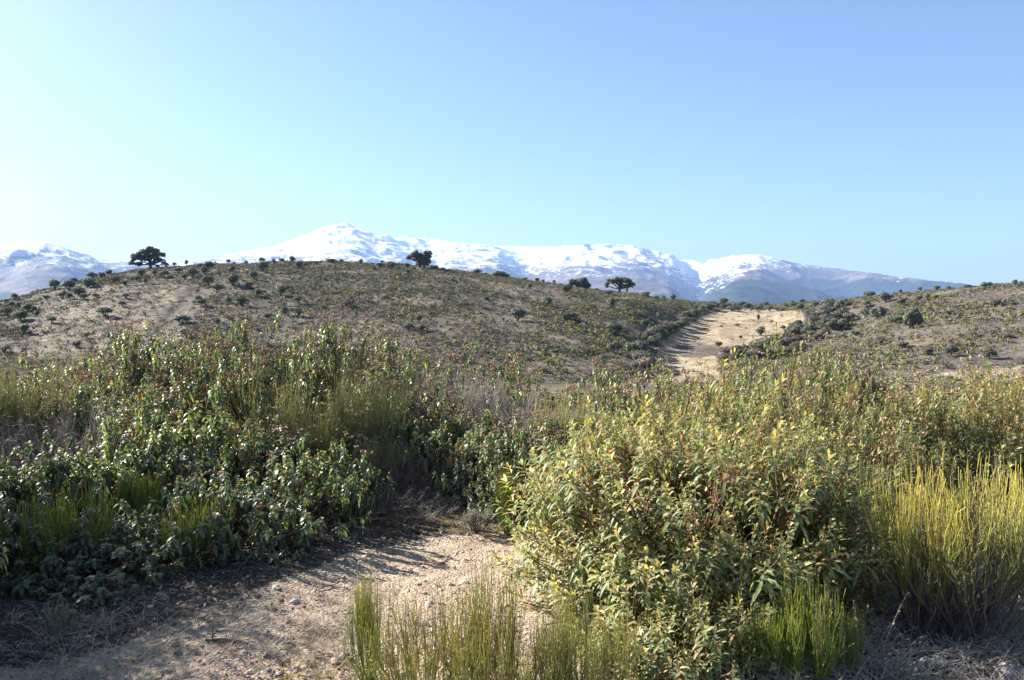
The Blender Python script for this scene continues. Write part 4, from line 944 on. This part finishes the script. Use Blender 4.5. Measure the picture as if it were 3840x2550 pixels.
# low heath cover: tens of thousands of small tufts, one mass
mb = MB(); rng = np.random.default_rng(9); N = 135000
th = rng.uniform(-.64, .64, N); rr_ = np.sqrt(rng.uniform(58 ** 2, 300 ** 2, N)); x, y = rr_ * np.sin(th), rr_ * np.cos(th)
z = terrain(x, y); px, py = project(x, y, z)
q_ = fbm(x / 9, y / 9, 4, 91); dn = np.clip(.82 + q_ * 1.8, .25, 1.3); dn = np.where((px > 720) & (px < 1900), np.minimum(dn * 1.3 + .1, 1.3), dn); dn = np.where(inpoly(px, py, BALE), .30, dn); dn = np.where(inpoly(px, py, BALE2), .35, dn)
dn = np.where(inpoly(px, py, MEAD) | inpoly(px, py, MEAD2), .03, dn); dn = np.where(px > 3050, dn * .72, dn); dn = np.where(rr_ < 60, .4, dn)
d_, s_, _t = polydist(x, y, GUL); dn = np.where(d_ < 4, .12, dn)
kp = rng.random(N) < dn; x, y, z, px, py = x[kp], y[kp], z[kp], px[kp], py[kp]; n = len(x)
cat_ = rng.random(n); ylw = np.clip((px - 900) / 1600, 0, 1) * .22 + .05; ylw = np.where(px > 3050, .16, ylw)
oli = .24 + .15 * (fbm(x / 18, y / 18, 2, 95) > 0)
pal = np.array([(.165, .14, .12), MAUV[0], (.22, .19, .14), (.115, .115, .065), (.09, .095, .06), (.075, .075, .055), (.22, .20, .05), (.15, .15, .06)])
ci = np.where(cat_ < ylw, rng.integers(6, 8, n), np.where(cat_ < ylw + oli, rng.integers(3, 6, n), rng.integers(0, 3, n)))
col = pal[ci] * rng.uniform(.7, 1.35, (n, 1)); w_ = rng.uniform(.18, .50, n) * (1 + .3 * (ci > 2)) * (1 + .5 * np.clip(fbm(x / 9, y / 9, 4, 91) * 2, 0, 1)); h_ = w_ * rng.uniform(.55, 1.0, n)
K = 12; d = nrm(rng.normal(size=(n, K, 3))); d[..., 2] = np.abs(d[..., 2]); p = np.stack([x, y, z], 1)[:, None] + d * np.stack([w_, w_, h_], 1)[:, None] * rng.uniform(.45, 1, (n, K, 1))
p = p.reshape(-1, 3); m_ = len(p); up = nrm(d.reshape(-1, 3) + rng.normal(0, .5, (m_, 3))); t = nrm(np.cross(up, rng.normal(size=(m_, 3)))); b = np.cross(up, t)
s = (np.repeat(w_, K) * rng.uniform(.16, .34, m_))[:, None]
V = np.stack([p - t * s, p - b * s * .7, p + t * s, p + b * s * .7 + up * s * .4], 1); o = (np.arange(m_) * 4)[:, None]
c = np.repeat(col, K, 0) * rng.uniform(.7, 1.35, (m_, 1))
mb.add(V, np.arange(m_ * 4).reshape(-1, 4), None, np.repeat(c, 4, 0))
tag(ob('heath', mb.mesh('heath', M_HEATH, False)), kind='stuff')

# unseen oaks added beyond the left edge to cast broken shade on thicket and path
def shade_oak(x, y, R_, top, n, label, seed):
    r_ = np.random.default_rng(seed); root = ob('holm_oak', None, None, (x, y, hz(x, y)))
    L = []
    for _ in range(11):
        d = nrm(r_.normal(size=3)); L.append((d[0] * R_ * .62, d[1] * R_ * .62, top * .62 + d[2] * top * .2, R_ * .40, R_ * .40, top * .16))
    mb = MB(); i = r_.integers(0, len(L), n); La = np.array(L); d = nrm(r_.normal(size=(n, 3)))
    p_ = La[i, :3] + d * La[i, 3:6] * r_.uniform(.4, 1.05, (n, 1))
    leaves(mb, p_, nrm(r_.normal(size=(n, 3)) + d), nrm(r_.normal(size=(n, 3)) + [0, 0, 1]), r_.uniform(.035, .06, n), r_.uniform(.018, .03, n), r_.uniform(0, .3, n), np.array([.07, .09, .045]) * r_.uniform(.6, 1.5, (n, 1)), seg=1)
    ob('crown', mb.mesh('crown', M_OAK), root)
    tb = MB(); E = La[:, :3]; A = np.repeat([[0, 0, top * .25]], len(E), 0)
    tubes(tb, bez(np.array([[0, 0, -.1]]), np.array([[.04, 0, top * .1]]), A[:1], 6), np.linspace(.11, .08, 6)[None], 10, np.array([.09, .075, .065]))
    tubes(tb, bez(A, (A + E) / 2 + r_.normal(0, .1, E.shape), E, 8), np.linspace(.055, .015, 8)[None] * np.ones((len(E), 1)), 6, np.array([.09, .075, .065]))
    i = r_.integers(0, len(E), 120); e2 = E[i] + nrm(r_.normal(size=(120, 3))) * La[i, 3:6]
    tubes(tb, bez(E[i], (E[i] + e2) / 2 + r_.normal(0, .04, e2.shape), e2, 5), np.linspace(.012, .004, 5)[None] * np.ones((120, 1)), 4, np.array([.09, .075, .065]))
    ob('trunk', tb.mesh('trunk', M_WOOD), root); tag(root, label, 'tree', 'added shade oaks beyond the left edge')
shade_oak(-6.95, 7.25, 1.6, 3.9, 13000, 'young oak added unseen beyond the left picture edge, shading the thicket and the path', 61)
shade_oak(-5.3, 5.6, 1.15, 2.9, 8000, 'smaller young oak added unseen beyond the bottom left corner, shading the path', 62)
shade_oak(-8.3, 9.6, 1.3, 2.9, 7000, 'young oak added unseen beyond the left edge, behind the larger one', 63)
# ------------------------------------------------------------------ air, sky, sun, camera
hb = bpy.data.meshes.new('haze')
a, b0, b1 = 19500., -330., 1600.
hb.from_pydata([(x, y, z) for z in (b0, b1) for x, y in ((-a, -a), (a, -a), (a, a), (-a, a))], [], [(0, 3, 2, 1), (4, 5, 6, 7), (0, 1, 5, 4), (1, 2, 6, 5), (2, 3, 7, 6), (3, 0, 4, 7)])
m = NT('air_haze'); v = m.n('ShaderNodeVolumePrincipled'); v.inputs['Color'].default_value = (.37, .57, 1, 1)
v.inputs['Density'].default_value = HAZE; v.inputs['Anisotropy'].default_value = .1
m.l(v.outputs[0], m.out.inputs['Volume']); hb.materials.append(m.m)
tag(ob('haze', hb), kind='stuff')
w = bpy.data.worlds.new('World'); sc.world = w; w.use_nodes = True; nt = w.node_tree; nt.nodes.clear()
sk = nt.nodes.new('ShaderNodeTexSky'); sk.sky_type = 'NISHITA'; sk.sun_disc = False; sk.sun_elevation = SUN_EL; sk.sun_rotation = SUN_AZ % (2 * pi)
sk.altitude = 1100; sk.air_density = 1.0; sk.dust_density = SKY_DUST; sk.ozone_density = SKY_OZ
bg = nt.nodes.new('ShaderNodeBackground'); bg.inputs[1].default_value = SKY_S; wo = nt.nodes.new('ShaderNodeOutputWorld')
nt.links.new(sk.outputs[0], bg.inputs[0]); nt.links.new(bg.outputs[0], wo.inputs[0])
su = bpy.data.lights.new('sun', 'SUN'); su.energy = SUN_S; su.angle = math.radians(.5); su.color = (1, .95, .87)
so = bpy.data.objects.new('sun', su); COL.objects.link(so)
sd = Vector((math.sin(SUN_AZ) * math.cos(SUN_EL), math.cos(SUN_AZ) * math.cos(SUN_EL), math.sin(SUN_EL)))
so.rotation_euler = (-sd).to_track_quat('-Z', 'Y').to_euler()
cd = bpy.data.cameras.new('camera'); cd.sensor_width = 36; cd.lens = 28; cd.clip_start = .05; cd.clip_end = 60000
co = bpy.data.objects.new('camera', cd); COL.objects.link(co); co.location = (0, 0, CAMZ); co.rotation_euler = (pi / 2 - PITCH, 0, 0); sc.camera = co
sc.render.engine = 'CYCLES'; sc.cycles.use_denoising = True
sc.cycles.max_bounces = 7; sc.cycles.diffuse_bounces = 3; sc.cycles.glossy_bounces = 2; sc.cycles.transmission_bounces = 3; sc.cycles.volume_bounces = 0; sc.cycles.transparent_max_bounces = 4
sc.cycles.caustics_reflective = False; sc.cycles.caustics_refractive = False
sc.view_settings.view_transform = 'Standard'; sc.view_settings.look = 'None'; sc.view_settings.exposure = EXPO; sc.view_settings.gamma = 1
